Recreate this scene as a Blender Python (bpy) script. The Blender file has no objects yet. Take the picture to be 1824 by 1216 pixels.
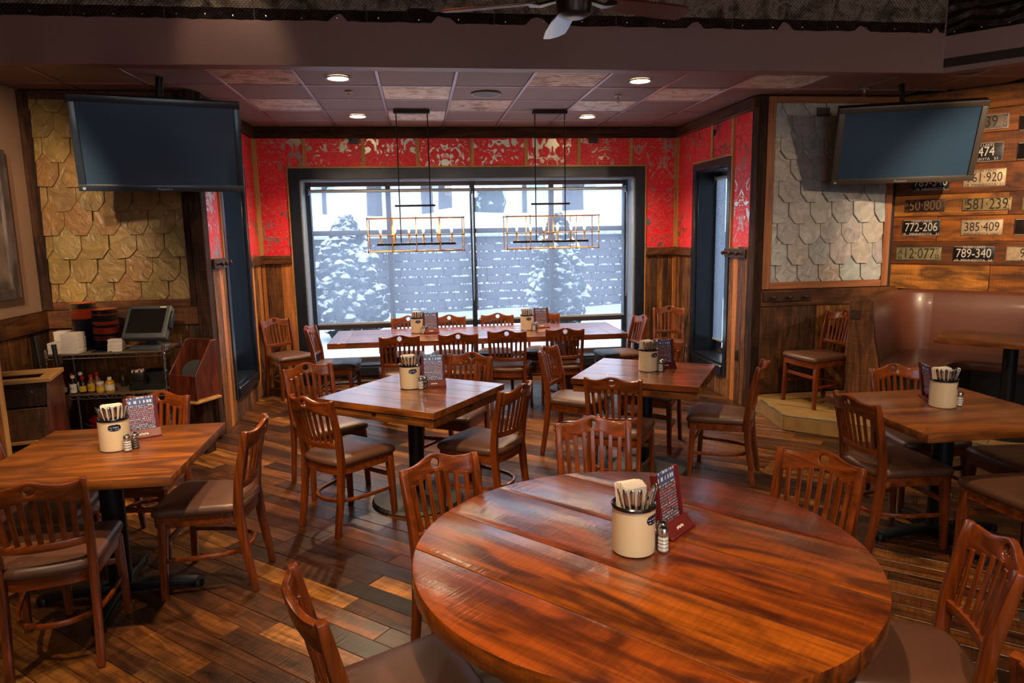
import bpy, bmesh, math, random
from mathutils import Vector, Matrix, noise
random.seed(7)
S = bpy.context.scene
COL = S.collection
PI = math.pi
R = math.radians

# ------------------------------------------------------------------ camera, sky, exposure
F_PX, YAW, PITCH, ROLL, EYE = 1243.0, .1298, .15723, -.01868, 1.80
cam_d = bpy.data.cameras.new('camera')
cam_d.sensor_width = 36.0
cam_d.lens = F_PX / 1824.0 * 36.0
cam_d.clip_start, cam_d.clip_end = .05, 200
cam = bpy.data.objects.new('camera', cam_d)
COL.objects.link(cam)
fw = Vector((math.sin(YAW) * math.cos(PITCH), math.cos(YAW) * math.cos(PITCH), -math.sin(PITCH)))
rt = Vector((math.cos(YAW), -math.sin(YAW), 0))
up = rt.cross(fw)
r2 = rt * math.cos(ROLL) + up * math.sin(ROLL)
u2 = -rt * math.sin(ROLL) + up * math.cos(ROLL)
cam.matrix_world = Matrix(((r2.x, u2.x, -fw.x, 0), (r2.y, u2.y, -fw.y, 0), (r2.z, u2.z, -fw.z, EYE), (0, 0, 0, 1)))
S.camera = cam
S.view_settings.view_transform = 'Standard'
S.view_settings.look = 'None'
S.view_settings.gamma = 1.0
S.view_settings.use_curve_mapping = False
S.view_settings.exposure = 0.9
W = bpy.data.worlds.new('overcast_sky')
S.world = W
W.use_nodes = True
bgn = W.node_tree.nodes['Background']
bgn.inputs[0].default_value = (.74, .86, 1.0, 1)
bgn.inputs[1].default_value = 2.0
S.cycles.use_denoising = True
S.cycles.max_bounces = 6
S.cycles.transparent_max_bounces = 12
S.cycles.sample_clamp_indirect = 6.0
S.cycles.caustics_reflective = False
S.cycles.caustics_refractive = False


def area_portal(name, loc, rot, sx, sy):
    l = bpy.data.lights.new(name, 'AREA')
    l.shape = 'RECTANGLE'
    l.size, l.size_y = sx, sy
    l.cycles.is_portal = True
    o = bpy.data.objects.new(name, l)
    o.location, o.rotation_euler = loc, rot
    COL.objects.link(o)


area_portal('portal_front', (.67, 8.9, 1.4), (R(-90), 0, 0), 4.2, 2.4)
area_portal('portal_rear', (1.0, -2.75, 1.75), (R(90), 0, 0), 3.2, 2.0)

WARM = (1.0, .72, .44)


def spot(loc, aim, watts, deg, blend=.6, col=WARM, rad=.04):
    l = bpy.data.lights.new('spot', 'SPOT')
    l.energy, l.spot_size, l.spot_blend, l.color, l.shadow_soft_size = watts, R(deg), blend, col, rad
    o = bpy.data.objects.new('spot_light', l)
    o.location = loc
    o.rotation_euler = (Vector(aim) - Vector(loc)).to_track_quat('-Z', 'Y').to_euler()
    COL.objects.link(o)
    return o


# ------------------------------------------------------------------ helpers
def lin(h):
    h = h.lstrip('#')
    c = [int(h[i:i + 2], 16) / 255 for i in (0, 2, 4)]
    return tuple((x / 12.92 if x <= .04045 else ((x + .055) / 1.055) ** 2.4) for x in c) + (1.0,)


class MB:
    """collects shapes in a bmesh; build() links them as ONE mesh object"""
    def __init__(s):
        s.bm = bmesh.new()

    def _v(s, pts, M):
        return [s.bm.verts.new(M @ Vector(p) if M else p) for p in pts]

    def _f(s, vs):
        try:
            return s.bm.faces.new(vs)
        except ValueError:
            return None

    def box(s, x0, x1, y0, y1, z0, z1, M=None):
        v = s._v([(x, y, z) for z in (z0, z1) for y in (y0, y1) for x in (x0, x1)], M)
        for f in ((0, 2, 3, 1), (4, 5, 7, 6), (0, 1, 5, 4), (2, 6, 7, 3), (0, 4, 6, 2), (1, 3, 7, 5)):
            s._f([v[i] for i in f])
        return s

    def prism(s, pts, z0, z1, M=None):
        a = s._v([(p[0], p[1], z0) for p in pts], M)
        b = s._v([(p[0], p[1], z1) for p in pts], M)
        n = len(pts)
        s._f(a[::-1])
        s._f(b)
        for i in range(n):
            s._f([a[i], a[(i + 1) % n], b[(i + 1) % n], b[i]])
        return s

    def rings(s, rs, caps=True, loop=False, M=None):
        V = [s._v(r, M) for r in rs]
        n = len(V[0])
        m = len(V)
        for i in range(m if loop else m - 1):
            A, B = V[i], V[(i + 1) % m]
            for j in range(n):
                s._f([A[j], A[(j + 1) % n], B[(j + 1) % n], B[j]])
        if caps and not loop:
            s._f(V[0][::-1])
            s._f(V[-1])
        return s

    def lathe(s, prof, n=20, M=None, caps=True):
        return s.rings([[(r * math.cos(2 * PI * k / n), r * math.sin(2 * PI * k / n), z) for k in range(n)] for r, z in prof], caps, False, M)

    def tube(s, path, r, n=8, loop=False, flat=1.0, M=None):
        P = [Vector(p) for p in path]
        rs = []
        m = len(P)
        for i, p in enumerate(P):
            a = P[(i - 1) % m] if (loop or i > 0) else p
            b = P[(i + 1) % m] if (loop or i < m - 1) else p
            t = (b - a).normalized()
            ref = Vector((0, 0, 1)) if abs(t.z) < .9 else Vector((0, 1, 0))
            x = t.cross(ref).normalized()
            y = x.cross(t).normalized()
            rr = r[i] if isinstance(r, (list, tuple)) else r
            rs.append([p + x * (rr * math.cos(2 * PI * k / n)) + y * (rr * flat * math.sin(2 * PI * k / n)) for k in range(n)])
        return s.rings(rs, True, loop, M)

    def beam(s, path, w, h, M=None):
        """rectangular section swept along a path; w sideways, h up"""
        P = [Vector(p) for p in path]
        rs = []
        for i, p in enumerate(P):
            t = (P[min(i + 1, len(P) - 1)] - P[max(i - 1, 0)]).normalized()
            ref = Vector((0, 0, 1)) if abs(t.z) < .8 else Vector((0, 1, 0))
            x = t.cross(ref).normalized()
            y = x.cross(t).normalized()
            ww = w[i] if isinstance(w, (list, tuple)) else w
            hh = h[i] if isinstance(h, (list, tuple)) else h
            rs.append([p + x * (a * ww / 2) + y * (b * hh / 2) for a, b in ((-1, -1), (1, -1), (1, 1), (-1, 1))])
        return s.rings(rs, True, False, M)

    def bevel(s, off, seg=2, ang=30):
        s.bm.normal_update()
        es = [e for e in s.bm.edges if len(e.link_faces) == 2 and e.calc_face_angle(0) > R(ang)]
        bmesh.ops.bevel(s.bm, geom=es, offset=off, segments=seg, affect='EDGES', clamp_overlap=True, profile=.5)
        return s

    def mesh(s, name, smooth=35):
        bmesh.ops.recalc_face_normals(s.bm, faces=s.bm.faces)
        me = bpy.data.meshes.new(name)
        s.bm.to_mesh(me)
        s.bm.free()
        if smooth:
            me.polygons.foreach_set('use_smooth', [True] * len(me.polygons))
            me.set_sharp_from_angle(angle=R(smooth))
        return me

    def build(s, name, mat, parent=None, loc=(0, 0, 0), rz=0, smooth=35):
        me = s.mesh(name, smooth)
        me.materials.append(mat)
        return put(name, me, parent, loc, rz)


def put(name, me, parent=None, loc=(0, 0, 0), rz=0):
    o = bpy.data.objects.new(name, me)
    o.location = loc
    if rz:
        o.rotation_euler = (0, 0, rz)
    o.parent = parent
    COL.objects.link(o)
    return o


def empty(name, loc=(0, 0, 0), rz=0):
    o = bpy.data.objects.new(name, None)
    o.empty_display_size = .1
    o.location = loc
    o.rotation_euler = (0, 0, rz)
    COL.objects.link(o)
    return o


def tag(o, label=None, cat=None, group=None, kind=None):
    for k, v in (('label', label), ('category', cat), ('group', group), ('kind', kind)):
        if v:
            o[k] = v
    return o


def copy_tree(o, parent=None):
    c = o.copy()
    COL.objects.link(c)
    c.parent = parent
    for ch in o.children:
        copy_tree(ch, c)
    return c


_boxes = {}


def piece(parent, name, mat, x0, x1, y0, y1, z0, z1, bev=.004, rz=0):
    """box part with its origin at its own centre; alike boxes share mesh data"""
    d = (round(x1 - x0, 4), round(y1 - y0, 4), round(z1 - z0, 4))
    key = (name, mat.name, d, bev)
    me = _boxes.get(key)
    if me is None:
        m = MB().box(-d[0] / 2, d[0] / 2, -d[1] / 2, d[1] / 2, -d[2] / 2, d[2] / 2)
        if bev:
            m.bevel(min(bev, min(d) * .3), 1)
        me = m.mesh(name, 40)
        me.materials.append(mat)
        _boxes[key] = me
    return put(name, me, parent, ((x0 + x1) / 2, (y0 + y1) / 2, (z0 + z1) / 2), rz)


def text_mesh(body, size, mat, extrude=.0006, sx=1.0, align='CENTER'):
    cu = bpy.data.curves.new('t', 'FONT')
    cu.body, cu.size, cu.extrude = body, size, extrude
    cu.align_x, cu.align_y = align, 'CENTER'
    cu.resolution_u = 3
    o = bpy.data.objects.new('t', cu)
    me = bpy.data.meshes.new_from_object(o)
    bpy.data.objects.remove(o)
    bpy.data.curves.remove(cu)
    for v in me.vertices:
        v.co.x *= sx
    me.materials.append(mat)
    return me


def text_part(parent, name, body, size, mat, loc, sx=1.0, extrude=.0006, rx=90, rzz=0, align='CENTER'):
    """upright lettering facing local -y"""
    o = put(name, text_mesh(body, size, mat, extrude, sx, align), parent, loc)
    o.rotation_euler = (R(rx), 0, R(rzz))
    return o


# ------------------------------------------------------------------ materials
def nt(name):
    m = bpy.data.materials.new(name)
    m.use_nodes = True
    t = m.node_tree
    b = t.nodes['Principled BSDF']
    return m, t, b


def N(t, typ, **kw):
    n = t.nodes.new(typ)
    for k, v in kw.items():
        if k.startswith('i_'):
            n.inputs[int(k[2:])].default_value = v
        else:
            setattr(n, k, v)
    return n


def ramp(t, stops, interp='LINEAR'):
    n = t.nodes.new('ShaderNodeValToRGB')
    cr = n.color_ramp
    cr.interpolation = interp
    while len(cr.elements) > max(1, len(stops)):
        cr.elements.remove(cr.elements[-1])
    while len(cr.elements) < len(stops):
        cr.elements.new(.5)
    for e, (p, c) in zip(cr.elements, stops):
        e.position = p
        e.color = lin(c) if isinstance(c, str) else (c, c, c, 1)
    return n


def coords(t, scale=(1, 1, 1), rand=True):
    tc = N(t, 'ShaderNodeTexCoord')
    out = tc.outputs['Object']
    if rand:
        oi = N(t, 'ShaderNodeObjectInfo')
        ge = N(t, 'ShaderNodeNewGeometry')
        ad = N(t, 'ShaderNodeMath', operation='ADD')
        t.links.new(oi.outputs['Random'], ad.inputs[0])
        t.links.new(ge.outputs['Random Per Island'], ad.inputs[1])
        fr = N(t, 'ShaderNodeMath', operation='FRACT')
        t.links.new(ad.outputs[0], fr.inputs[0])
        mu = N(t, 'ShaderNodeMath', operation='MULTIPLY', i_1=37.0)
        t.links.new(fr.outputs[0], mu.inputs[0])
        va = N(t, 'ShaderNodeVectorMath', operation='ADD')
        t.links.new(out, va.inputs[0])
        t.links.new(mu.outputs[0], va.inputs[1])
        out = va.outputs[0]
        rnd = fr.outputs[0]
    else:
        rnd = None
    mp = N(t, 'ShaderNodeMapping')
    mp.inputs['Scale'].default_value = scale
    t.links.new(out, mp.inputs['Vector'])
    return mp.outputs[0], rnd, out


def bump(t, b, src, strength, dist=.01):
    n = N(t, 'ShaderNodeBump')
    n.inputs['Strength'].default_value = strength
    n.inputs['Distance'].default_value = dist
    t.links.new(src, n.inputs['Height'])
    t.links.new(n.outputs[0], b.inputs['Normal'])


def plain(name, col, rough=.5, metal=0.0, coat=0.0, noise_amt=.12, nscale=14.0, bmp=0.0, spec=.5):
    m, t, b = nt(name)
    vec, _, _ = coords(t)
    nz = N(t, 'ShaderNodeTexNoise')
    nz.inputs['Scale'].default_value = nscale
    nz.inputs['Detail'].default_value = 4
    t.links.new(vec, nz.inputs['Vector'])
    mx = N(t, 'ShaderNodeMix', data_type='RGBA', blend_type='MULTIPLY')
    mx.inputs['Factor'].default_value = 1
    rp = ramp(t, [(.25, 1 - noise_amt), (.75, 1 + noise_amt)])
    t.links.new(nz.outputs['Fac'], rp.inputs[0])
    mx.inputs['A'].default_value = lin(col)
    t.links.new(rp.outputs[0], mx.inputs['B'])
    t.links.new(mx.outputs['Result'], b.inputs['Base Color'])
    b.inputs['Roughness'].default_value = rough
    b.inputs['Metallic'].default_value = metal
    b.inputs['Coat Weight'].default_value = coat
    b.inputs['Coat Roughness'].default_value = .12
    b.inputs['Specular IOR Level'].default_value = spec
    if bmp:
        bump(t, b, nz.outputs['Fac'], bmp)
    return m


def wood(name, palette, axis='X', rough=.45, coat=0.0, grain=(.55, 1.25), gs=1.0, bmp=.25, saw=.0, knots=True, spec=.5, coat_rough=.12, deep=None, eyes=False):
    """palette: colours picked per plank (object random); grain runs along axis; deep: colour of the dark figure"""
    m, t, b = nt(name)
    lo, hi = 1.6 * gs, 26.0 * gs
    sc = {'X': (lo, hi, hi), 'Y': (hi, lo, hi), 'Z': (hi, hi, lo)}[axis]
    vec, rnd, raw = coords(t, sc)
    n1 = N(t, 'ShaderNodeTexNoise')
    n1.inputs['Scale'].default_value = 1.0
    n1.inputs['Detail'].default_value = 8
    n1.inputs['Roughness'].default_value = .66
    n1.inputs['Distortion'].default_value = 1.1
    t.links.new(vec, n1.inputs['Vector'])
    pal = ramp(t, [(i / max(1, len(palette) - 1), c) for i, c in enumerate(palette)])
    t.links.new(rnd, pal.inputs[0])
    gr = ramp(t, [(.38, grain[0]), (.5, (grain[0] + grain[1]) / 2), (.62, grain[1])])
    t.links.new(n1.outputs['Fac'], gr.inputs[0])
    mx = N(t, 'ShaderNodeMix', data_type='RGBA', blend_type='MULTIPLY')
    mx.inputs['Factor'].default_value = 1
    t.links.new(pal.outputs[0], mx.inputs['A'])
    t.links.new(gr.outputs[0], mx.inputs['B'])
    col = mx.outputs['Result']
    if knots:   # broad dark figure and stains with a shape of their own
        mq = N(t, 'ShaderNodeMapping')
        mq.inputs['Scale'].default_value = {'X': (2.2, 7, 7), 'Y': (7, 2.2, 7), 'Z': (7, 7, 2.2)}[axis]
        t.links.new(raw, mq.inputs['Vector'])
        n2 = N(t, 'ShaderNodeTexNoise')
        n2.inputs['Scale'].default_value = 1.0
        n2.inputs['Detail'].default_value = 6
        n2.inputs['Distortion'].default_value = 1.6
        t.links.new(mq.outputs[0], n2.inputs['Vector'])
        r2_ = ramp(t, [(.36, 1.0), (.56, 0.0)])
        t.links.new(n2.outputs['Fac'], r2_.inputs[0])
        am2 = N(t, 'ShaderNodeMath', operation='MULTIPLY', i_1=.8)
        t.links.new(r2_.outputs[0], am2.inputs[0])
        m2 = N(t, 'ShaderNodeMix', data_type='RGBA', blend_type='MIX' if deep else 'MULTIPLY')
        t.links.new(am2.outputs[0], m2.inputs['Factor'])
        t.links.new(col, m2.inputs['A'])
        m2.inputs['B'].default_value = lin(deep) if deep else (.28, .25, .24, 1)
        col = m2.outputs['Result']
    if eyes:    # pine knots
        mk = N(t, 'ShaderNodeMapping')
        mk.inputs['Scale'].default_value = {'X': (2.0, 3.4, 3.4), 'Y': (3.4, 2.0, 3.4), 'Z': (3.4, 3.4, 2.0)}[axis]
        t.links.new(raw, mk.inputs['Vector'])
        vo = N(t, 'ShaderNodeTexVoronoi')
        vo.inputs['Scale'].default_value = 1.0
        t.links.new(mk.outputs[0], vo.inputs['Vector'])
        rk = ramp(t, [(.03, 1.0), (.055, .55), (.07, .8), (.12, 0.0)])
        t.links.new(vo.outputs['Distance'], rk.inputs[0])
        m4 = N(t, 'ShaderNodeMix', data_type='RGBA')
        t.links.new(rk.outputs[0], m4.inputs['Factor'])
        t.links.new(col, m4.inputs['A'])
        m4.inputs['B'].default_value = lin('#240a06')
        col = m4.outputs['Result']
    hgt = n1.outputs['Fac']
    if saw:     # saw marks across the board
        mp = N(t, 'ShaderNodeMapping')
        mp.inputs['Scale'].default_value = {'X': (120, 6, 6), 'Y': (6, 120, 6), 'Z': (6, 6, 120)}[axis]
        mp.inputs['Rotation'].default_value = (0, 0, .35)
        t.links.new(raw, mp.inputs['Vector'])
        n3 = N(t, 'ShaderNodeTexNoise')
        n3.inputs['Scale'].default_value = 1
        n3.inputs['Detail'].default_value = 2
        t.links.new(mp.outputs[0], n3.inputs['Vector'])
        r3 = ramp(t, [(.38, .55), (.6, 1.1)])
        t.links.new(n3.outputs['Fac'], r3.inputs[0])
        m3 = N(t, 'ShaderNodeMix', data_type='RGBA', blend_type='MULTIPLY')
        m3.inputs['Factor'].default_value = saw
        t.links.new(col, m3.inputs['A'])
        t.links.new(r3.outputs[0], m3.inputs['B'])
        col = m3.outputs['Result']
        am = N(t, 'ShaderNodeMath', operation='ADD')
        t.links.new(n1.outputs['Fac'], am.inputs[0])
        t.links.new(n3.outputs['Fac'], am.inputs[1])
        hgt = am.outputs[0]
    t.links.new(col, b.inputs['Base Color'])
    b.inputs['Roughness'].default_value = rough
    b.inputs['Coat Weight'].default_value = coat
    b.inputs['Coat Roughness'].default_value = coat_rough
    b.inputs['Specular IOR Level'].default_value = spec
    if bmp:
        bump(t, b, hgt, bmp, .004)
        if coat > .6:
            t.links.new(b.inputs['Normal'].links[0].from_socket, b.inputs['Coat Normal'])
    return m


def emit(name, col, strength):
    m, t, b = nt(name)
    b.inputs['Base Color'].default_value = lin(col)
    b.inputs['Emission Color'].default_value = lin(col)
    b.inputs['Emission Strength'].default_value = strength
    return m


def thin_glass(name, tint=(.95, .98, 1, 1), refl=.015, rough=.02):
    m = bpy.data.materials.new(name)
    m.use_nodes = True
    t = m.node_tree
    t.nodes.remove(t.nodes['Principled BSDF'])
    tr = N(t, 'ShaderNodeBsdfTransparent')
    tr.inputs[0].default_value = tint
    gl = N(t, 'ShaderNodeBsdfGlossy')
    gl.inputs['Roughness'].default_value = rough
    mx = N(t, 'ShaderNodeMixShader')
    mx.inputs[0].default_value = refl
    t.links.new(tr.outputs[0], mx.inputs[1])
    t.links.new(gl.outputs[0], mx.inputs[2])
    t.links.new(mx.outputs[0], t.nodes['Material Output'].inputs[0])
    return m


def shade_fabric(name):
    m = bpy.data.materials.new(name)
    m.use_nodes = True
    t = m.node_tree
    t.nodes.remove(t.nodes['Principled BSDF'])
    vec, _, _ = coords(t, (420, 420, 420), False)
    nz = N(t, 'ShaderNodeTexNoise')
    nz.inputs['Scale'].default_value = 1
    nz.inputs['Detail'].default_value = 1
    mp = N(t, 'ShaderNodeMapping')
    mp.inputs['Scale'].default_value = (.6, 1, .04)
    t.links.new(vec, mp.inputs['Vector'])
    t.links.new(mp.outputs[0], nz.inputs['Vector'])
    rp = ramp(t, [(.3, .2), (.7, .36)])
    t.links.new(nz.outputs['Fac'], rp.inputs[0])
    tr = N(t, 'ShaderNodeBsdfTransparent')
    tr.inputs[0].default_value = (1, 1, 1, 1)
    tl = N(t, 'ShaderNodeBsdfTranslucent')
    tl.inputs[0].default_value = (.46, .49, .58, 1)
    mx = N(t, 'ShaderNodeMixShader')
    t.links.new(rp.outputs[0], mx.inputs[0])
    t.links.new(tr.outputs[0], mx.inputs[1])
    t.links.new(tl.outputs[0], mx.inputs[2])
    t.links.new(mx.outputs[0], t.nodes['Material Output'].inputs[0])
    return m


def damask(name):
    """red flock damask on silver foil, mirrored about the middle of each panel (local x)"""
    m, t, b = nt(name)
    tc = N(t, 'ShaderNodeTexCoord')
    sp = N(t, 'ShaderNodeSeparateXYZ')
    t.links.new(tc.outputs['Object'], sp.inputs[0])
    ab = N(t, 'ShaderNodeMath', operation='ABSOLUTE')
    t.links.new(sp.outputs[0], ab.inputs[0])
    # worn patches are not mirrored, so blend a little of the plain x in
    oi = N(t, 'ShaderNodeObjectInfo')
    of = N(t, 'ShaderNodeMath', operation='MULTIPLY', i_1=9.0)
    t.links.new(oi.outputs['Random'], of.inputs[0])
    zo = N(t, 'ShaderNodeMath', operation='ADD')
    t.links.new(sp.outputs[2], zo.inputs[0])
    t.links.new(of.outputs[0], zo.inputs[1])
    cb = N(t, 'ShaderNodeCombineXYZ')
    t.links.new(ab.outputs[0], cb.inputs[0])
    t.links.new(zo.outputs[0], cb.inputs[2])
    n1 = N(t, 'ShaderNodeTexNoise')
    n1.inputs['Scale'].default_value = 8.0
    n1.inputs['Detail'].default_value = 3.5
    n1.inputs['Roughness'].default_value = .55
    n1.inputs['Distortion'].default_value = 2.2
    t.links.new(cb.outputs[0], n1.inputs['Vector'])
    n2 = N(t, 'ShaderNodeTexNoise')
    n2.inputs['Scale'].default_value = 4.0
    n2.inputs['Detail'].default_value = 4
    va = N(t, 'ShaderNodeVectorMath', operation='ADD')
    t.links.new(tc.outputs['Object'], va.inputs[0])
    t.links.new(of.outputs[0], va.inputs[1])
    t.links.new(va.outputs[0], n2.inputs['Vector'])
    s2 = N(t, 'ShaderNodeMath', operation='MULTIPLY_ADD', i_1=.55, i_2=-.27)
    t.links.new(n2.outputs['Fac'], s2.inputs[0])
    ad = N(t, 'ShaderNodeMath', operation='ADD')
    t.links.new(n1.outputs['Fac'], ad.inputs[0])
    t.links.new(s2.outputs[0], ad.inputs[1])
    mask = ramp(t, [(.585, 0.0), (.60, 1.0)])
    t.links.new(ad.outputs[0], mask.inputs[0])
    # fine drawing lines inside the flock
    wv = N(t, 'ShaderNodeMath', operation='MULTIPLY', i_1=42.0)
    t.links.new(n1.outputs['Fac'], wv.inputs[0])
    sn = N(t, 'ShaderNodeMath', operation='SINE')
    t.links.new(wv.outputs[0], sn.inputs[0])
    red = ramp(t, [(.0, '#dc1224'), (.66, '#e21629'), (.84, '#ac0c20'), (1.0, '#e86a66')])
    hs = N(t, 'ShaderNodeMath', operation='MULTIPLY_ADD', i_1=.5, i_2=.5)
    t.links.new(sn.outputs[0], hs.inputs[0])
    t.links.new(hs.outputs[0], red.inputs[0])
    mx = N(t, 'ShaderNodeMix', data_type='RGBA')
    t.links.new(mask.outputs[0], mx.inputs['Factor'])
    t.links.new(red.outputs[0], mx.inputs['A'])
    mx.inputs['B'].default_value = lin('#b4ac9a')
    t.links.new(mx.outputs['Result'], b.inputs['Base Color'])
    t.links.new(mask.outputs[0], b.inputs['Metallic'])
    rr = ramp(t, [(0, .55), (1, .3)])
    t.links.new(mask.outputs[0], rr.inputs[0])
    t.links.new(rr.outputs[0], b.inputs['Roughness'])
    bump(t, b, n1.outputs['Fac'], .3, .004)
    return m


def slate(name, cols):
    m, t, b = nt(name)
    vec, rnd, raw = coords(t, (1, 1, 1))
    pal = ramp(t, [(i / (len(cols) - 1), c) for i, c in enumerate(cols)])
    t.links.new(rnd, pal.inputs[0])
    n1 = N(t, 'ShaderNodeTexNoise')
    n1.inputs['Scale'].default_value = 9
    n1.inputs['Detail'].default_value = 8
    n1.inputs['Distortion'].default_value = 1.3
    t.links.new(raw, n1.inputs['Vector'])
    rp = ramp(t, [(.3, .72), (.7, 1.2)])
    t.links.new(n1.outputs['Fac'], rp.inputs[0])
    mx = N(t, 'ShaderNodeMix', data_type='RGBA', blend_type='MULTIPLY')
    mx.inputs['Factor'].default_value = 1
    t.links.new(pal.outputs[0], mx.inputs['A'])
    t.links.new(rp.outputs[0], mx.inputs['B'])
    t.links.new(mx.outputs['Result'], b.inputs['Base Color'])
    b.inputs['Roughness'].default_value = .42
    bump(t, b, n1.outputs['Fac'], .8, .02)
    return m


def tin(name, cols, pattern='noise', metal=.55, rough=.42, pscale=1.0):
    m, t, b = nt(name)
    vec, rnd, raw = coords(t, (1, 1, 1))
    n1 = N(t, 'ShaderNodeTexNoise')
    n1.inputs['Scale'].default_value = 7
    n1.inputs['Detail'].default_value = 7
    n1.inputs['Roughness'].default_value = .65
    n1.inputs['Distortion'].default_value = .6
    t.links.new(raw, n1.inputs['Vector'])
    cr = ramp(t, [(.3 + .4 * i / (len(cols) - 1), c) for i, c in enumerate(cols)])
    t.links.new(n1.outputs['Fac'], cr.inputs[0])
    t.links.new(cr.outputs[0], b.inputs['Base Color'])
    b.inputs['Metallic'].default_value = metal
    b.inputs['Roughness'].default_value = rough
    tc = N(t, 'ShaderNodeTexCoord')
    if pattern == 'diamond':
        sp = N(t, 'ShaderNodeSeparateXYZ')
        t.links.new(tc.outputs['Object'], sp.inputs[0])
        hs = []
        for sg in (1, -1):
            q = N(t, 'ShaderNodeMath', operation='MULTIPLY_ADD', i_1=float(sg))
            t.links.new(sp.outputs[2], q.inputs[0])
            t.links.new(sp.outputs[0], q.inputs[2])
            k = N(t, 'ShaderNodeMath', operation='MULTIPLY', i_1=2 * PI / .055)
            t.links.new(q.outputs[0], k.inputs[0])
            sn = N(t, 'ShaderNodeMath', operation='SINE')
            t.links.new(k.outputs[0], sn.inputs[0])
            a2 = N(t, 'ShaderNodeMath', operation='ABSOLUTE')
            t.links.new(sn.outputs[0], a2.inputs[0])
            hs.append(a2.outputs[0])
        mn = N(t, 'ShaderNodeMath', operation='MINIMUM')
        t.links.new(hs[0], mn.inputs[0])
        t.links.new(hs[1], mn.inputs[1])
        bump(t, b, mn.outputs[0], .9, .012)
    else:
        vo = N(t, 'ShaderNodeTexWave', wave_type='RINGS')
        vo.inputs['Scale'].default_value = 5 * pscale
        vo.inputs['Distortion'].default_value = 6
        vo.inputs['Detail'].default_value = 2
        t.links.new(tc.outputs['Object'], vo.inputs['Vector'])
        bump(t, b, vo.outputs['Fac'], .8, .012)
    return m


def print_mat(name, ground, inks, rows=26.0, cols=9.0):
    """illegible rows of print on a sheet (flat print)"""
    m, t, b = nt(name)
    tc = N(t, 'ShaderNodeTexCoord')
    sp = N(t, 'ShaderNodeSeparateXYZ')
    t.links.new(tc.outputs['Object'], sp.inputs[0])
    zr = N(t, 'ShaderNodeMath', operation='MULTIPLY', i_1=rows / .2)
    t.links.new(sp.outputs[2], zr.inputs[0])
    fl = N(t, 'ShaderNodeMath', operation='FLOOR')
    t.links.new(zr.outputs[0], fl.inputs[0])
    fr = N(t, 'ShaderNodeMath', operation='FRACT')
    t.links.new(zr.outputs[0], fr.inputs[0])
    gt = N(t, 'ShaderNodeMath', operation='GREATER_THAN', i_1=.42)
    t.links.new(fr.outputs[0], gt.inputs[0])
    xs = N(t, 'ShaderNodeMath', operation='MULTIPLY', i_1=cols / .1)
    t.links.new(sp.outputs[0], xs.inputs[0])
    cb = N(t, 'ShaderNodeCombineXYZ')
    t.links.new(xs.outputs[0], cb.inputs[0])
    t.links.new(fl.outputs[0], cb.inputs[1])
    nz = N(t, 'ShaderNodeTexNoise')
    nz.inputs['Scale'].default_value = .9
    nz.inputs['Detail'].default_value = 2
    t.links.new(cb.outputs[0], nz.inputs['Vector'])
    g2 = N(t, 'ShaderNodeMath', operation='GREATER_THAN', i_1=.5)
    t.links.new(nz.outputs['Fac'], g2.inputs[0])
    mu = N(t, 'ShaderNodeMath', operation='MULTIPLY')
    t.links.new(gt.outputs[0], mu.inputs[0])
    t.links.new(g2.outputs[0], mu.inputs[1])
    cb2 = N(t, 'ShaderNodeCombineXYZ')
    t.links.new(fl.outputs[0], cb2.inputs[1])
    wn = N(t, 'ShaderNodeTexWhiteNoise')
    t.links.new(cb2.outputs[0], wn.inputs['Vector'])
    ink = ramp(t, [(i / len(inks), c) for i, c in enumerate(inks)], 'CONSTANT')
    t.links.new(wn.outputs['Value'], ink.inputs[0])
    mx = N(t, 'ShaderNodeMix', data_type='RGBA')
    t.links.new(mu.outputs[0], mx.inputs['Factor'])
    mx.inputs['A'].default_value = lin(ground)
    t.links.new(ink.outputs[0], mx.inputs['B'])
    t.links.new(mx.outputs['Result'], b.inputs['Base Color'])
    b.inputs['Roughness'].default_value = .25
    return m


def snowy(name, low, high, thr=(.05, .45), rough=.8):
    """high colour where the surface faces the sky (lying snow)"""
    m, t, b = nt(name)
    ge = N(t, 'ShaderNodeNewGeometry')
    sp = N(t, 'ShaderNodeSeparateXYZ')
    t.links.new(ge.outputs['Normal'], sp.inputs[0])
    vec, _, raw = coords(t, (1, 1, 1), False)
    nz = N(t, 'ShaderNodeTexNoise')
    nz.inputs['Scale'].default_value = 4.0
    t.links.new(raw, nz.inputs['Vector'])
    ad = N(t, 'ShaderNodeMath', operation='MULTIPLY_ADD', i_1=3.0, i_2=-1.5)
    t.links.new(nz.outputs['Fac'], ad.inputs[0])
    sm = N(t, 'ShaderNodeMath', operation='ADD')
    t.links.new(sp.outputs[2], sm.inputs[0])
    t.links.new(ad.outputs[0], sm.inputs[1])
    rp = ramp(t, [(thr[0], low), (thr[1], high)])
    t.links.new(sm.outputs[0], rp.inputs[0])
    t.links.new(rp.outputs[0], b.inputs['Base Color'])
    b.inputs['Roughness'].default_value = rough
    return m


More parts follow.
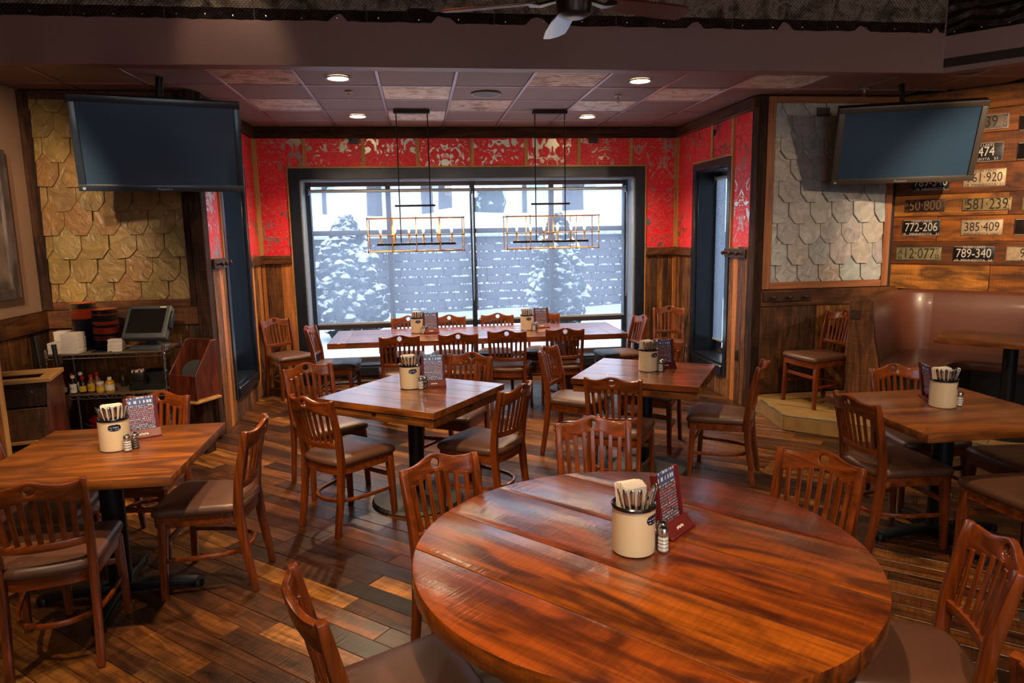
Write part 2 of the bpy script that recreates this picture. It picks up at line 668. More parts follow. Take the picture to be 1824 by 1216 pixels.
CHAIR = wood('cherry_wood', ['#6a2f0c', '#72340e'], 'Z', .3, .4, (.45, 1.3), .8, .05, 0, False, .35)
CHAIRX = wood('cherry_wood_rail', ['#6a2f0c', '#72340e'], 'X', .3, .4, (.45, 1.3), .8, .05, 0, False, .35)
VINYL = plain('brown_vinyl', '#543526', .42, 0, 0, .06, 30, .05)
REDTOP = wood('lacquered_red_pine', ['#7e360a', '#92480c', '#6e2a08', '#9c520e'], 'X', .32, .9, (.5, 1.35), .8, .22, .28, True, .45, .13, '#300e05', True)
PLANKTOP = wood('polished_red_pine', ['#7e3e12', '#8c4a14', '#723410', '#925218'], 'X', .3, .9, (.6, 1.3), .8, .1, .35, True, .5, .08, '#34140a')
OAKTOP = wood('oak_stain', ['#834819', '#8a4d1c'], 'X', .34, .25, (.35, 1.25), .6, .08, 0, True, .45, .15, '#4a2610')
OAKEDGE = wood('oak_edge', ['#7a4418', '#8a5020'], 'X', .4, .2, (.5, 1.25), .8, .1, 0, True, .4, .15, '#2e1608')
BARN = wood('barn_planks_upright', ['#4a2c18', '#6b4022', '#8a5428', '#3b2617', '#96622e', '#5c3a22', '#3d2c20'], 'Z', .6, 0, (.5, 1.3), .8, .5, .4, True, .3)
BARNL = wood('honey_planks_upright', ['#b06c34', '#bd763a'], 'Z', .6, 0, (.65, 1.2), .8, .3, .25, False, .3)
BARNX = wood('barn_planks_level', ['#5a3419', '#6d4020', '#4c2d18', '#744622'], 'X', .6, 0, (.5, 1.3), .8, .5, .4, True, .3)
HONEY = wood('honey_planks_level', ['#6e3a12', '#8a4c16', '#a8641e', '#7a4014', '#b0702a', '#5e3010'], 'X', .5, 0, (.55, 1.3), .6, .35, .25, True, .35, .1, '#2e160a')
BATTEN = wood('pine_batten', ['#c0915a', '#b07d46'], 'Z', .6, 0, (.7, 1.2), .9, .2, 0, False, .3)
BATTENX = wood('pine_batten_level', ['#c0915a', '#b07d46'], 'X', .6, 0, (.7, 1.2), .9, .2, 0, False, .3)
PINKFR = wood('planed_fir_upright', ['#8a5638', '#925c3c'], 'Z', .55, 0, (.7, 1.2), .9, .2, 0, False, .3)
PINKFRX = wood('planed_fir_level', ['#8a5638', '#925c3c'], 'X', .55, 0, (.7, 1.2), .9, .2, 0, False, .3)
DKBEAM = wood('rough_dark_beam', ['#3a2415', '#4a2c18'], 'X', .75, 0, (.35, 1.4), .6, .8, .2, True, .2)
DKPOST = wood('rough_dark_post', ['#38231a', '#402618'], 'Z', .75, 0, (.35, 1.4), .6, .8, .2, True, .2)
FLOOR = wood('reclaimed_floor', ['#1e1009', '#462714', '#74441a', '#301a0d', '#96602a', '#563016', '#1c110c', '#683a17', '#3a2010'], 'X', .34, .12, (.4, 1.35), .8, .3, .65, True, .4, .25)
NAVY = wood('navy_stained_oak', ['#11151d', '#141a24'], 'Z', .32, .25, (.6, 1.4), 1.2, .35, 0, False)
NAVYX = wood('navy_stained_oak_level', ['#11151d', '#141a24'], 'X', .32, .25, (.6, 1.4), 1.2, .35, 0, False)
WALLPAPER = damask('damask_paper')
SLATE_TAN = slate('tan_slate', ['#6c562e', '#7a6234', '#8a6e3a', '#6e5630', '#7c562c', '#847044'])
SLATE_GREY = slate('grey_slate', ['#8a8a8e', '#9c9498', '#969da0', '#a69d98', '#868d96', '#a0938c'])
LEATHER = plain('brown_leather', '#5e3426', .38, 0, .1, .08, 9, .12)
STONE = plain('beige_floor_tile', '#84663c', .45, 0, 0, .3, 6, .3)
STONE_EDGE = plain('grey_metal_edge', '#6c655d', .4, .5)
MAROON = plain('maroon_soffit_paint', '#7e5e5c', .45, 0, 0, .04, 20, .08)
BEIGE = plain('beige_wall_paint', '#a07f67', .7, 0, 0, .03, 30, .05)
DARKW = plain('dark_wall_filler', '#1d1512', .8)
UPCEIL = plain('dark_upper_ceiling', '#241a18', .8)
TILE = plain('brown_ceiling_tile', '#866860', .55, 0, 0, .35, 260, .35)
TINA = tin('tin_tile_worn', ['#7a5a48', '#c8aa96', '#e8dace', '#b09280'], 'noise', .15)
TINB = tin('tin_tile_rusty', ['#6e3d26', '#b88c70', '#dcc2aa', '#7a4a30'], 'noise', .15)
TBAR = plain('ceiling_grid_maroon', '#b8a0a4', .34, .9)
TIN_DARK = tin('tin_band_dark', ['#2a2226', '#3c3236', '#54484c'], 'diamond', .7, .4)
TIN_PALE = tin('tin_band_worn', ['#2c2422', '#7e7268', '#b8aca0', '#463c38'], 'diamond', .5, .45)
TIN_SWIRL = tin('tin_panel_swirl', ['#161114', '#241c1e', '#382e30', '#50464a'], 'noise', .7, .35, .8)
BLACK = plain('black_iron', '#0c0d0f', .45, .3)
BASEM = plain('grey_iron_base', '#34322f', .55, .4, 0, .15, 20, .1)
CHROME = plain('chrome', '#c9c9c9', .2, 1.0, 0, .04)
STEEL = plain('steel_flatware', '#b9b4ad', .22, 1.0, 0, .05)
BRONZE = plain('aged_bronze', '#b08a5c', .35, .9, 0, .1)
DKIRON = plain('dark_bronze', '#231b17', .5, .6)
RUSTIRON = plain('rusty_hook_plate', '#3a241c', .6, .4, 0, .2, 40, .2)
CREAM = plain('cream_enamel', '#d8c3a0', .3, 0, .4, .03)
BLUEBLK = plain('black_enamel_rim', '#0a0d16', .2, 0, .5, .03)
LOGO = print_mat('blue_badge_print', '#16233a', ['#aab4c4', '#16233a', '#c8ccd2'], 40, 14)
PAPER = plain('white_napkin_paper', '#dccfc2', .8, 0, 0, .05, 60, .1)
MENUFR = wood('red_menu_holder', ['#541414', '#5e1717'], 'Z', .5, 0, (.8, 1.15), 1, .05, 0, False, .3)
MENUPR = print_mat('menu_print', '#4c3c46', ['#a9a4b8', '#b4747a', '#9896ae', '#b8b4c2'], 20, 26)
MENUHEAD = print_mat('menu_heading', '#43507a', ['#c0c2d2', '#b4b6c8'], 8, 12)
GLASS = thin_glass('thin_glass')
SHGLASS = thin_glass('shaker_glass', (.9, .92, .92, 1), .16, .08)
SALT = plain('salt', '#e2ddd6', .8, 0, 0, .05, 80)
PEPPER = plain('pepper', '#4a3c32', .8, 0, 0, .4, 150)
TVBODY = plain('tv_plastic', '#2a3442', .3, .1, .1, .03)
TVBODY2 = plain('tv_plastic_grey', '#4a423c', .35, .2, .1, .03)
TVSCREEN = plain('tv_screen', '#2f455e', .22, 0, 0, .02, 3, 0, .6)
SILVER = plain('silver_print', '#b4b8bc', .4, .3)
FANBLADE = wood('fan_blade_mahogany', ['#4a1c14', '#561f16'], 'X', .3, .9, (.7, 1.2), 1, .05, 0, False, .5, .2)
FANMOTOR = plain('fan_oiled_bronze', '#211a1c', .35, .6)
SHADE = shade_fabric('screen_fabric')
SHADEBAR = plain('shade_aluminium', '#a3a6ab', .4, .3)
WINFR = plain('dark_blue_window_frame', '#1f2938', .4, .2)
WINFR2 = plain('brown_window_frame', '#453a3c', .45, .2)
JAMBM = plain('daylit_jamb_tint', '#8c97a8', .35, .1)  # pale tint stands in for daylight falling on these jambs
SNOW = plain('snow', '#e9eef5', .8, 0, 0, .04, 3, .2)
BLOCK = wood('retaining_block', ['#4c4850', '#5a5258', '#46424c', '#625856'], 'X', .9, 0, (.8, 1.15), .8, .5, 0, False, .2)
EVERGREEN = snowy('snowy_evergreen', '#1c2826', '#f2f5fa', (.3, .6))
TRUNK = plain('bark', '#4e4a50', .9, 0, 0, .3, 12, .4)
HOUSEW = plain('pale_house_siding', '#e4e8ee', .8)
HOUSEG = plain('grey_house_window', '#9aa2b0', .5)
CANDLE = plain('ivory_candle_sleeve', '#d8b98a', .5)
BULB = emit('lit_bulb', '#ffcf8a', 85)
CANLIT = emit('lit_can_lamp', '#ffe2b8', 22)
WHITETRIM = plain('white_lamp_trim', '#a99a90', .4)
GREYSP = plain('grey_speaker_grille', '#5c5250', .5, .2)
ORANGE = plain('orange_glaze', '#b04020', .3, 0, .4, .08)
DKBLUE = plain('navy_glaze', '#10152e', .25, 0, .4, .08)
GREYPL = plain('grey_terminal_plastic', '#4a4c50', .45)
POSSCR = plain('dark_terminal_screen', '#0d0c0e', .25, 0, .1, .02)
BLACKPL = plain('black_plastic', '#0e0d0e', .5)
REDPL = plain('red_bucket_plastic', '#7a0d1c', .4)
SHELFBD = plain('shelf_liner', '#6a543e', .7)
REDBOX = wood('red_stained_box', ['#5c2716', '#642b18'], 'Z', .4, .2, (.6, 1.2), 1, .1, 0, True)
ART = plain('picture_art', '#6a5a50', .5, 0, 0, .9, 5)
FRAMEG = wood('grey_barn_frame', ['#5c5052', '#665856'], 'Z', .7, 0, (.6, 1.2), 1, .4)
OUTLET = plain('black_outlet', '#15110f', .4)

# ------------------------------------------------------------------ the room
CEIL = 3.005
BACK, SIDE_L, SIDE_R, STONEY = 8.5, -1.84, 3.22, 6.45
DIAG_P, DIAG_A = Vector((4.72, 6.44, 0)), R(-48.16)
DD = Vector((math.cos(DIAG_A), math.sin(DIAG_A), 0))
DN = Vector((math.sin(DIAG_A), -math.cos(DIAG_A), 0))      # into the room


def inside(x, y, pad=0.0):
    if x < -3.2 + pad or y > BACK - pad:
        return False
    if (x < SIDE_L + pad or x > SIDE_R - pad) and y > STONEY - pad:
        return False
    return (Vector((x, y, 0)) - DIAG_P).dot(DN) > pad


def pix(p):
    d = Vector(p) - Vector((0, 0, EYE))
    z = d.dot(fw)
    return (912 + F_PX * d.dot(r2) / z, 608 - F_PX * d.dot(u2) / z) if z > .05 else (9e9, 9e9)


floor = tag(MB().box(-3.5, 7.0, -2.8, 8.6, -.12, -.014).build('floor', DARKW), kind='structure')
FA = R(-40.4)
fu, fv = Vector((math.cos(FA), math.sin(FA), 0)), Vector((-math.sin(FA), math.cos(FA), 0))
PW = .118
planks = []
for i in range(-50, 110):
    v = i * PW
    u = -9.0 + random.random()
    while u < 9:
        L = random.choice((.55, .75, .95, 1.2, 1.5))
        c = fu * (u + L / 2) + fv * v
        u += L
        if inside(c.x, c.y, -.3) and c.y > .9:
            px, py = pix(c)
            if -260 < px < 2084 and py < 1420:
                planks.append((c.length, c, L))
planks.sort(key=lambda a: a[0])
pl_mesh = {}
rest = MB()
for k, (dist, c, L) in enumerate(planks):
    dz = random.uniform(-.0012, .0012)
    if k < 300:
        if L not in pl_mesh:
            m = MB().box(-L / 2 + .0012, L / 2 - .0012, -PW / 2 + .0012, PW / 2 - .0012, -.014, 0).bevel(.0015, 1)
            pl_mesh[L] = m.mesh('floor_plank', 30)
            pl_mesh[L].materials.append(FLOOR)
        put('floor_plank', pl_mesh[L], floor, (c.x, c.y, dz), FA + (PI if random.random() < .5 else 0))
    else:
        M = Matrix.Translation((c.x, c.y, dz)) @ Matrix.Rotation(FA, 4, 'Z')
        rest.box(-L / 2 + .0012, L / 2 - .0012, -PW / 2 + .0012, PW / 2 - .0012, -.014, 0, Matrix.Rotation(-FA, 4, 'Z') @ M)
tag(rest.build('floor_planks_far', FLOOR, floor, (0, 0, 0), FA), kind='stuff')

# drop ceiling: dark slab, tiles, grid
GX0, GY0, GT = -.8757, 5.5323, .61
ceil = tag(MB().prism([(-3.4, 5.42), (4.24, 5.42), (7.2, 2.1), (7.9, 3.4), (4.6, 7.0), (4.6, 8.9), (-3.4, 8.9)], CEIL + .03, CEIL + .1).build('ceiling', UPCEIL), kind='structure')
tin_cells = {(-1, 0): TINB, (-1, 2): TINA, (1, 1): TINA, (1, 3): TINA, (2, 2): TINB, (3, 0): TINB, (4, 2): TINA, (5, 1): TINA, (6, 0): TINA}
for c in range(-4, 11):
    for r in range(-5, 5):
        x0, x1, y0, y1 = GX0 + c * GT, GX0 + (c + 1) * GT, GY0 + r * GT, GY0 + (r + 1) * GT
        xm, ym = (x0 + x1) / 2, (y0 + y1) / 2
        if r < 0 and (xm < 4.2 or (Vector((xm, ym, 0)) - Vector((4.26, 5.53, 0))).dot(DN) > -.2):
            continue
        if xm > SIDE_R and (Vector((xm, ym, 0)) - DIAG_P).dot(DN) < .1:
            continue
        if xm < SIDE_L or xm > SIDE_R:
            y1 = min(y1, STONEY)
        y1 = min(y1, BACK)
        x0, x1 = max(x0, -3.2), x1
        if y1 - y0 < .05 or x1 - x0 < .05:
            continue
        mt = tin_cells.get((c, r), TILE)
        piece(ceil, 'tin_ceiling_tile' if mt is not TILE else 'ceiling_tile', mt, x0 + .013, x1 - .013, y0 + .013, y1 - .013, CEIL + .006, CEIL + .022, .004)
for c in range(-3, 10):
    x = GX0 + c * GT
    ylo = 5.42 if x < 4.2 else 5.42 - (x - 4.26) * 1.117
    yhi = BACK if SIDE_L < x < SIDE_R else (STONEY if x < 4.6 else 6.44 - (x - 4.72) * 1.117)
    if yhi - ylo > .1:
        piece(ceil, 'grid_bar', TBAR, x - .012, x + .012, ylo, yhi, CEIL - .002, CEIL + .03, .002)
for r in range(0, 5):
    y = GY0 + r * GT
    a, b = (SIDE_L, SIDE_R) if y > STONEY else (-3.2, 4.9 if r else 5.3)
    piece(ceil, 'grid_bar', TBAR, a, b, y - .012, y + .012, CEIL - .001, CEIL + .03, .002)

# soffit between the drop ceiling and the higher ceiling
SOFY = 5.40
soff = tag(MB().prism([(-3.3, SOFY), (4.26, SOFY), (4.26 + 3.2 * DD.x, SOFY + 3.2 * DD.y), (4.26 + 3.2 * DD.x + .1, SOFY + 3.2 * DD.y + .09),
                       (4.32, SOFY + .13), (-3.3, SOFY + .13)], 2.992, 3.98).bevel(.004, 1).build('wall_soffit', MAROON), kind='structure')
tag(MB().box(-3.4, 7.4, -2.8, 5.5, 3.98, 4.08).build('ceiling_upper', UPCEIL), kind='structure')


def ragged(x0, x1, z0, z1, amp, notch):
    pts = []
    n = max(6, int((x1 - x0) / .045))
    k = 0
    hole = random.uniform(.15, .85) if random.random() < notch else -1
    for i in range(n + 1):
        t = i / n
        z = z0 + amp * .5 * noise.noise(Vector((x0 * 3 + t * 9, 2.2, 0)))
        if abs(t - hole) < .07:
            z += random.uniform(.03, .06)
        pts.append((x0 + (x1 - x0) * t, z))
    return pts + [(x1, z1), (x0, z1)]


XZ = Matrix.Rotation(R(90), 4, 'X')        # polygon (x, z) -> upright plate, thickness along y
scr = MB().lathe([(.001, .004), (.006, .003), (.008, 0)], 8, Matrix.Rotation(R(90), 4, 'X')).mesh('screw')
scr.materials.append(CHROME)
x = -3.2
while x < 4.2:
    w = min(random.choice((.6, .78, .92)), 4.25 - x)
    MB().prism(ragged(x, x + w - .004, 3.3, 3.4, .02, .6), 0, .003, Matrix.Translation((0, SOFY - .001, 0)) @ XZ).build('tin_band', TIN_DARK, soff)
    MB().prism(ragged(x, x + w - .003, 3.375, 3.96, .015, .2), 0, .004, Matrix.Translation((0, SOFY - .005, 0)) @ XZ).build('tin_panel', TIN_PALE, soff)
    for q in range(3):
        put('screw', scr, soff, (x + .08 + q * w / 3.2, SOFY - .005, 3.325 + random.uniform(-.006, .01)))
    x += w
sd = empty('tin_cladding', (4.26, SOFY, 0), DIAG_A)
for k in range(4):
    MB().prism(ragged(k * .7 + .005, k * .7 + .69, 3.275, 3.97, .008, 0), 0, .004, Matrix.Translation((0, -.002, 0)) @ XZ).build('tin_panel', TIN_SWIRL, sd)
    for q in range(4):
        put('screw', scr, sd, (k * .7 + .06 + q * .18, -.007, 3.3))
tag(sd, 'dark embossed tin panels along the angled soffit above the licence plates', 'tin cladding')


def wall(name, P, ang, x0, x1, z0, z1, thick, mat, hole=None):
    m = MB()
    if hole:
        a, b, c, d = hole
        m.box(x0, a, 0, thick, z0, z1).box(b, x1, 0, thick, z0, z1).box(a, b, 0, thick, z0, c).box(a, b, 0, thick, d, z1)
    else:
        m.box(x0, x1, 0, thick, z0, z1)
    return tag(m.build(name, mat, None, P, ang), kind='structure')


def boards(root, x0, x1, z0, z1, wmin, wmax, mats, y=-.02):
    x = x0
    while x < x1 - .01:
        w = random.uniform(wmin, wmax)
        if x1 - x - w < wmin * .6:
            w = x1 - x
        piece(root, 'barn_plank', random.choice(mats), x + .001, x + w - .001, y + random.uniform(-.004, .004), 0, z0, z1, .003)
        x += w


def paper(root, x0, x1, z0, z1):
    o = MB().box(-(x1 - x0) / 2, (x1 - x0) / 2, -.012, 0, -(z1 - z0) / 2, (z1 - z0) / 2).build('wallpaper_panel', WALLPAPER, root, ((x0 + x1) / 2, 0, (z0 + z1) / 2), 0, 0)
    return o


RAIL0, RAIL1, PTOP = 1.465, 1.565, 2.885
wb = wall('wall_back', (0, BACK, 0), 0, SIDE_L - .2, SIDE_R + .2, -.05, 3.06, .34, DARKW, (-1.33, 2.67, .20, 2.43))
piece(wb, 'rough_beam', DKBEAM, SIDE_L, SIDE_R, -.07, 0, PTOP, CEIL, .01)
bat = [-1.80, -1.2577, -.594, .0328, .672, 1.318, 1.9625, 2.6133, 3.19]
paper(wb, SIDE_L + .02, -1.47, RAIL1, PTOP)
paper(wb, 2.81, SIDE_R - .01, RAIL1, PTOP)
for a, b in zip(bat[1:-2], bat[2:-1]):
    paper(wb, a, b, 2.57, PTOP)
paper(wb, -1.47, bat[1], 2.57, PTOP)
paper(wb, bat[-2], 2.81, 2.57, PTOP)
for k, xb in enumerate(bat):
    piece(wb, 'batten', BATTEN, xb - .022, xb + .022, -.03, -.012, RAIL1 if k in (0, 8) else 2.57, PTOP, .003)
for a, b in ((-1.47, -1.45), (2.79, 2.81)):
    piece(wb, 'batten', BATTEN, a, b, -.028, 0, .2, 2.57, .003)
piece(wb, 'batten', BATTENX, -1.47, 2.81, -.028, 0, 2.55, 2.572, .003)
for a, b in ((SIDE_L, -1.47), (2.81, SIDE_R)):
    piece(wb, 'chair_rail', BARNX, a, b, -.045, 0, RAIL0, RAIL1, .006)
for xs_, ms_ in (([SIDE_L, -1.775, -1.68, -1.60, -1.47], (BARNL, BARN, BARN, BARNL)), ([2.81, 2.87, 2.96, 3.03, 3.10, 3.16, SIDE_R], (BARN, BARN, BARN, BARN, BARN, BARNL))):
    for k, m_ in enumerate(ms_):
        piece(wb, 'barn_plank', m_, xs_[k] + .001, xs_[k + 1] - .001, -.02 - .004 * (k % 2), 0, 0, RAIL0, .003)
boards(wb, -1.33, 2.67, 0, .10, .25, .5, [BARN])
piece(wb, 'base_strip', CHROME, -1.33, 2.67, -.035, 0, .02, .05, .003)


def make_window(name, P, ang, x0, x1, z0, z1, cw, xs, zs, depth, jm, jmx):
    """casing on the wall, jamb boards, sash bars and panes; local x along the wall, -y into the room"""
    o = tag(MB().box(x0 - cw, x0, -.035, .0, z0 - .1, z1 + cw).box(x1, x1 + cw, -.035, .0, z0 - .1, z1 + cw).bevel(.004, 1).build(name, NAVY, None, P, ang), kind='structure')
    piece(o, 'head_casing', NAVYX, x0, x1, -.035, 0, z1, z1 + cw, .004)
    piece(o, 'bottom_casing', NAVYX, x0, x1, -.05, 0, z0 - .1, z0, .004)
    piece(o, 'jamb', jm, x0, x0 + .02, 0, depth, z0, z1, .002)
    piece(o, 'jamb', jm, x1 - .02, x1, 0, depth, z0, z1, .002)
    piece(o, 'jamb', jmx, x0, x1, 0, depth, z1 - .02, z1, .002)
    piece(o, 'sill', NAVYX, x0, x1, -.01, depth, z0, z0 + .025, .003)
    b = .03
    for k, x in enumerate(xs):
        piece(o, 'mullion', WINFR if k in (0, len(xs) - 1) or len(xs) == 5 and k == 2 else WINFR2, x - b, x + b, depth - .06, depth, z0 + .02, z1 - .02, .004)
    for z in zs:
        for xa, xb in zip(xs[:-1], xs[1:]):
            piece(o, 'transom', WINFR2, xa + b, xb - b, depth - .055, depth - .005, z - b, z + b, .004)
    for xa, xb in zip(xs[:-1], xs[1:]):
        for za, zb in zip(zs[:-1], zs[1:]):
            piece(o, 'pane', GLASS, xa + b, xb - b, depth - .032, depth - .026, za + b, zb - b, 0)
    return o


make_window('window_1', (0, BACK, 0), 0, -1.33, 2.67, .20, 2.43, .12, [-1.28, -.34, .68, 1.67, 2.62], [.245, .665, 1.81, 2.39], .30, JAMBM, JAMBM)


def roller_shade(P, ang, x0, x1, z0, z1, y, label, chain=True):
    o = empty('roller_shade', P, ang)
    MB().box(x0, x1, y - .0005, y + .0005, z0, z1).build('fabric', SHADE, o, (0, 0, 0), 0, 0)
    MB().tube([(x0 - .01, y, z1 + .018), (x1 + .01, y, z1 + .018)], .02, 12).build('roller_tube', SHADEBAR, o)
    piece(o, 'hem_bar', SHADEBAR, x0, x1, y - .008, y + .008, z0 - .012, z0 + .012, .003)
    for xx in (x0 - .018, x1 + .018):
        piece(o, 'bracket', WINFR, xx - .008, xx + .008, y - .03, y + .03, z1 - .03, z1 + .05, .002)
    if chain:
        MB().tube([(x1 + .02, y - .02, z1), (x1 + .024, y - .022, 1.6), (x1 + .02, y - .02, .95), (x1 + .03, y - .02, 1.0), (x1 + .032, y - .02, z1)], .003, 6).build('pull_chain', CHROME, o)
    tag(o, label, 'window shade', 'screen shades')


roller_shade((0, BACK, 0), 0, -1.25, .645, .715, 2.285, .17, 'sheer grey roller screen on the left half of the picture window')
roller_shade((0, BACK, 0), 0, .715, 2.59, .715, 2.285, .17, 'sheer grey roller screen on the right half of the picture window')

# alcove side walls, each with one tall window
for nm, P, ang, sg in (('wall_left_alcove', (SIDE_L, 0, 0), PI / 2, 1), ('wall_right_alcove', (SIDE_R, 0, 0), -PI / 2, -1)):
    def X(a, b):
        return (a, b) if sg > 0 else (-b, -a)
    ho = X(7.02, 7.86)
    full = X(STONEY, BACK)
    w_ = wall(nm, P, ang, full[0] + (.012 if sg > 0 else 0), full[1] - (0 if sg > 0 else .012), -.05, 3.06, .34, DARKW, (ho[0], ho[1], .32, 2.43))
    piece(w_, 'rough_beam', BARNX if sg < 0 else DKBEAM, full[0], full[1], -.06, 0, PTOP, CEIL, .01)
    near, far, over = X(6.53, 6.92), X(7.95, 8.47), X(6.94, 7.94)
    paper(w_, near[0], near[1], 1.60, PTOP)
    paper(w_, far[0], far[1], RAIL1, PTOP)
    om = (over[0] + over[1]) / 2
    paper(w_, over[0], om, 2.535, PTOP)
    paper(w_, om, over[1], 2.535, PTOP)
    piece(w_, 'batten', BATTEN, om - .02, om + .02, -.03, -.012, 2.535, PTOP, .003)
    for yy in (6.93, 8.46):
        q = X(yy - .022, yy + .022)
        piece(w_, 'batten', BATTEN, q[0], q[1], -.03, -.005, 1.56, PTOP, .003)
    q = X(6.93, 7.95)
    piece(w_, 'batten', BATTENX, q[0], q[1], -.03, 0, 2.515, 2.537, .003)
    q = X(7.945, 8.5)
    piece(w_, 'chair_rail', BARNX, q[0], q[1], -.045, 0, RAIL0, RAIL1, .006)
    boards(w_, q[0], q[1], 0, RAIL0, .09, .15, [BARN, BARN, BARNL])
    q = X(6.53, 6.95)
    xs_ = [q[0], q[0] + .09, q[0] + .20, q[0] + .31, q[1]] if sg > 0 else [q[0], q[0] + .11, q[0] + .21, q[0] + .33, q[1]]
    for k in range(4):
        piece(w_, 'barn_plank', (BARN, BARN, BARNL, BARN)[k] if sg > 0 else (BARN, BARNL, BARN, BARN)[k], xs_[k], xs_[k + 1] - .002, -.022, 0, 0, 1.60, .003)
    q = X(6.94, 7.95)
    boards(w_, q[0], q[1], 0, .22, .12, .2, [BARN])
    c0 = X(7.04, 7.84)
    make_window('window_2' if sg > 0 else 'window_3', P, ang, ho[0], ho[1], .32, 2.43, .085, [c0[0], c0[1]], [.36, 2.39], .32, NAVY, NAVYX)
roller_shade((SIDE_R, 0, 0), -PI / 2, -7.80, -7.08, .5, 2.33, .2, 'screen shade in the narrow window right of the picture window', False)
roller_shade((SIDE_L, 0, 0), PI / 2, 7.08, 7.80, .5, 2.33, .2, 'screen shade in the narrow window left of the picture window', False)

# frontal walls that carry the slate panels
wl = wall('wall_left_slate', (0, STONEY, 0), 0, -3.5, SIDE_L, -.05, 3.06, .3, DARKW)
piece(wl, 'wood_rail', BARNX, -3.2, SIDE_L - .09, -.05, 0, 1.04, 1.2, .006)
boards(wl, -3.2, SIDE_L - .09, 0, 1.04, .16, .26, [BARN])
piece(wl, 'corner_post', DKPOST, SIDE_L - .09, SIDE_L + .02, -.09, .05, 0, CEIL, .008)
wr = wall('wall_right_slate', (0, STONEY, 0), 0, SIDE_R, 4.8, -.05, 3.06, .3, DARKW)
piece(wr, 'corner_post', DKPOST, SIDE_R - .02, SIDE_R + .065, -.06, .08, 0, CEIL, .008)
piece(wr, 'wood_rail', BARNX, SIDE_R + .065, 4.75, -.045, 0, 1.02, 1.185, .006)
xx = SIDE_R + .065
for w_, m_ in ((.34, BARN), (.26, BARN), (.22, BARN), (.24, BARN), (.36, BARN)):
    piece(wr, 'barn_plank', m_, xx, xx + w_ - .002, -.025, 0, .15, 1.02, .003)
    xx += w_

# diagonal wall of level honey planks
wd = wall('wall_right_diagonal', DIAG_P, DIAG_A, -.3, 3.4, -.05, 3.06, .25, DARKW)
zs_ = [0.15, .9, 1.16, 1.403, 1.623, 1.862, 2.067, 2.33, 2.6, 2.81, CEIL]
for k in range(2, len(zs_) - 1):
    x = -.16
    j = 0
    while x < 3.2:
        w_ = [1.9, .18, .95, 1.3, .5, 1.05, 1.5, .7, 1.2][k % 9] if j == 0 else random.uniform(.8, 1.7)
        w_ = min(w_, 3.25 - x)
        piece(wd, 'wall_plank', HONEY, x + .001, x + w_ - .001, -.022 - random.uniform(0, .004), 0, zs_[k] + .0015, zs_[k + 1] - .0015, .003)
        x += w_
        j += 1

# beige side wall, the rest of the room behind the camera
wbg = wall('wall_left', (-3.2, 0, 0), PI / 2, -2.8, 6.46, -.05, 4.0, .25, BEIGE)
piece(wbg, 'wood_rail', BARNX, 3.0, 6.44, -.04, 0, 1.04, 1.2, .006)
boards(wbg, 3.0, 6.44, 0, 1.04, .18, .28, [BARN])
wall('wall_right', (6.85, 0, 0), -PI / 2, -4.4, 2.8, -.05, 4.0, .25, BEIGE)
wall('wall_rear', (0, -2.6, 0), PI, -7.0, 3.4, -.05, 4.0, .3, BEIGE, (-2.6, .6, .75, 2.75))
make_window('window_4', (0, -2.6, 0), PI, -2.6, .6, .75, 2.75, .1, [-2.56, -1.0, .56], [.79, 2.71], .24, NAVY, NAVYX)


# ------------------------------------------------------------------ slate shingle panels
def clip(poly, ax, val, keep_less):
    out = []
    for i in range(len(poly)):
        a, b = poly[i], poly[(i + 1) % len(poly)]
        ia, ib = (a[ax] <= val) == keep_less, (b[ax] <= val) == keep_less
        if ia:
            out.append(a)
        if ia != ib and abs(b[ax] - a[ax]) > 1e-9:
            t = (val - a[ax]) / (b[ax] - a[ax])
            out.append((a[0] + t * (b[0] - a[0]), a[1] + t * (b[1] - a[1])))
    return out


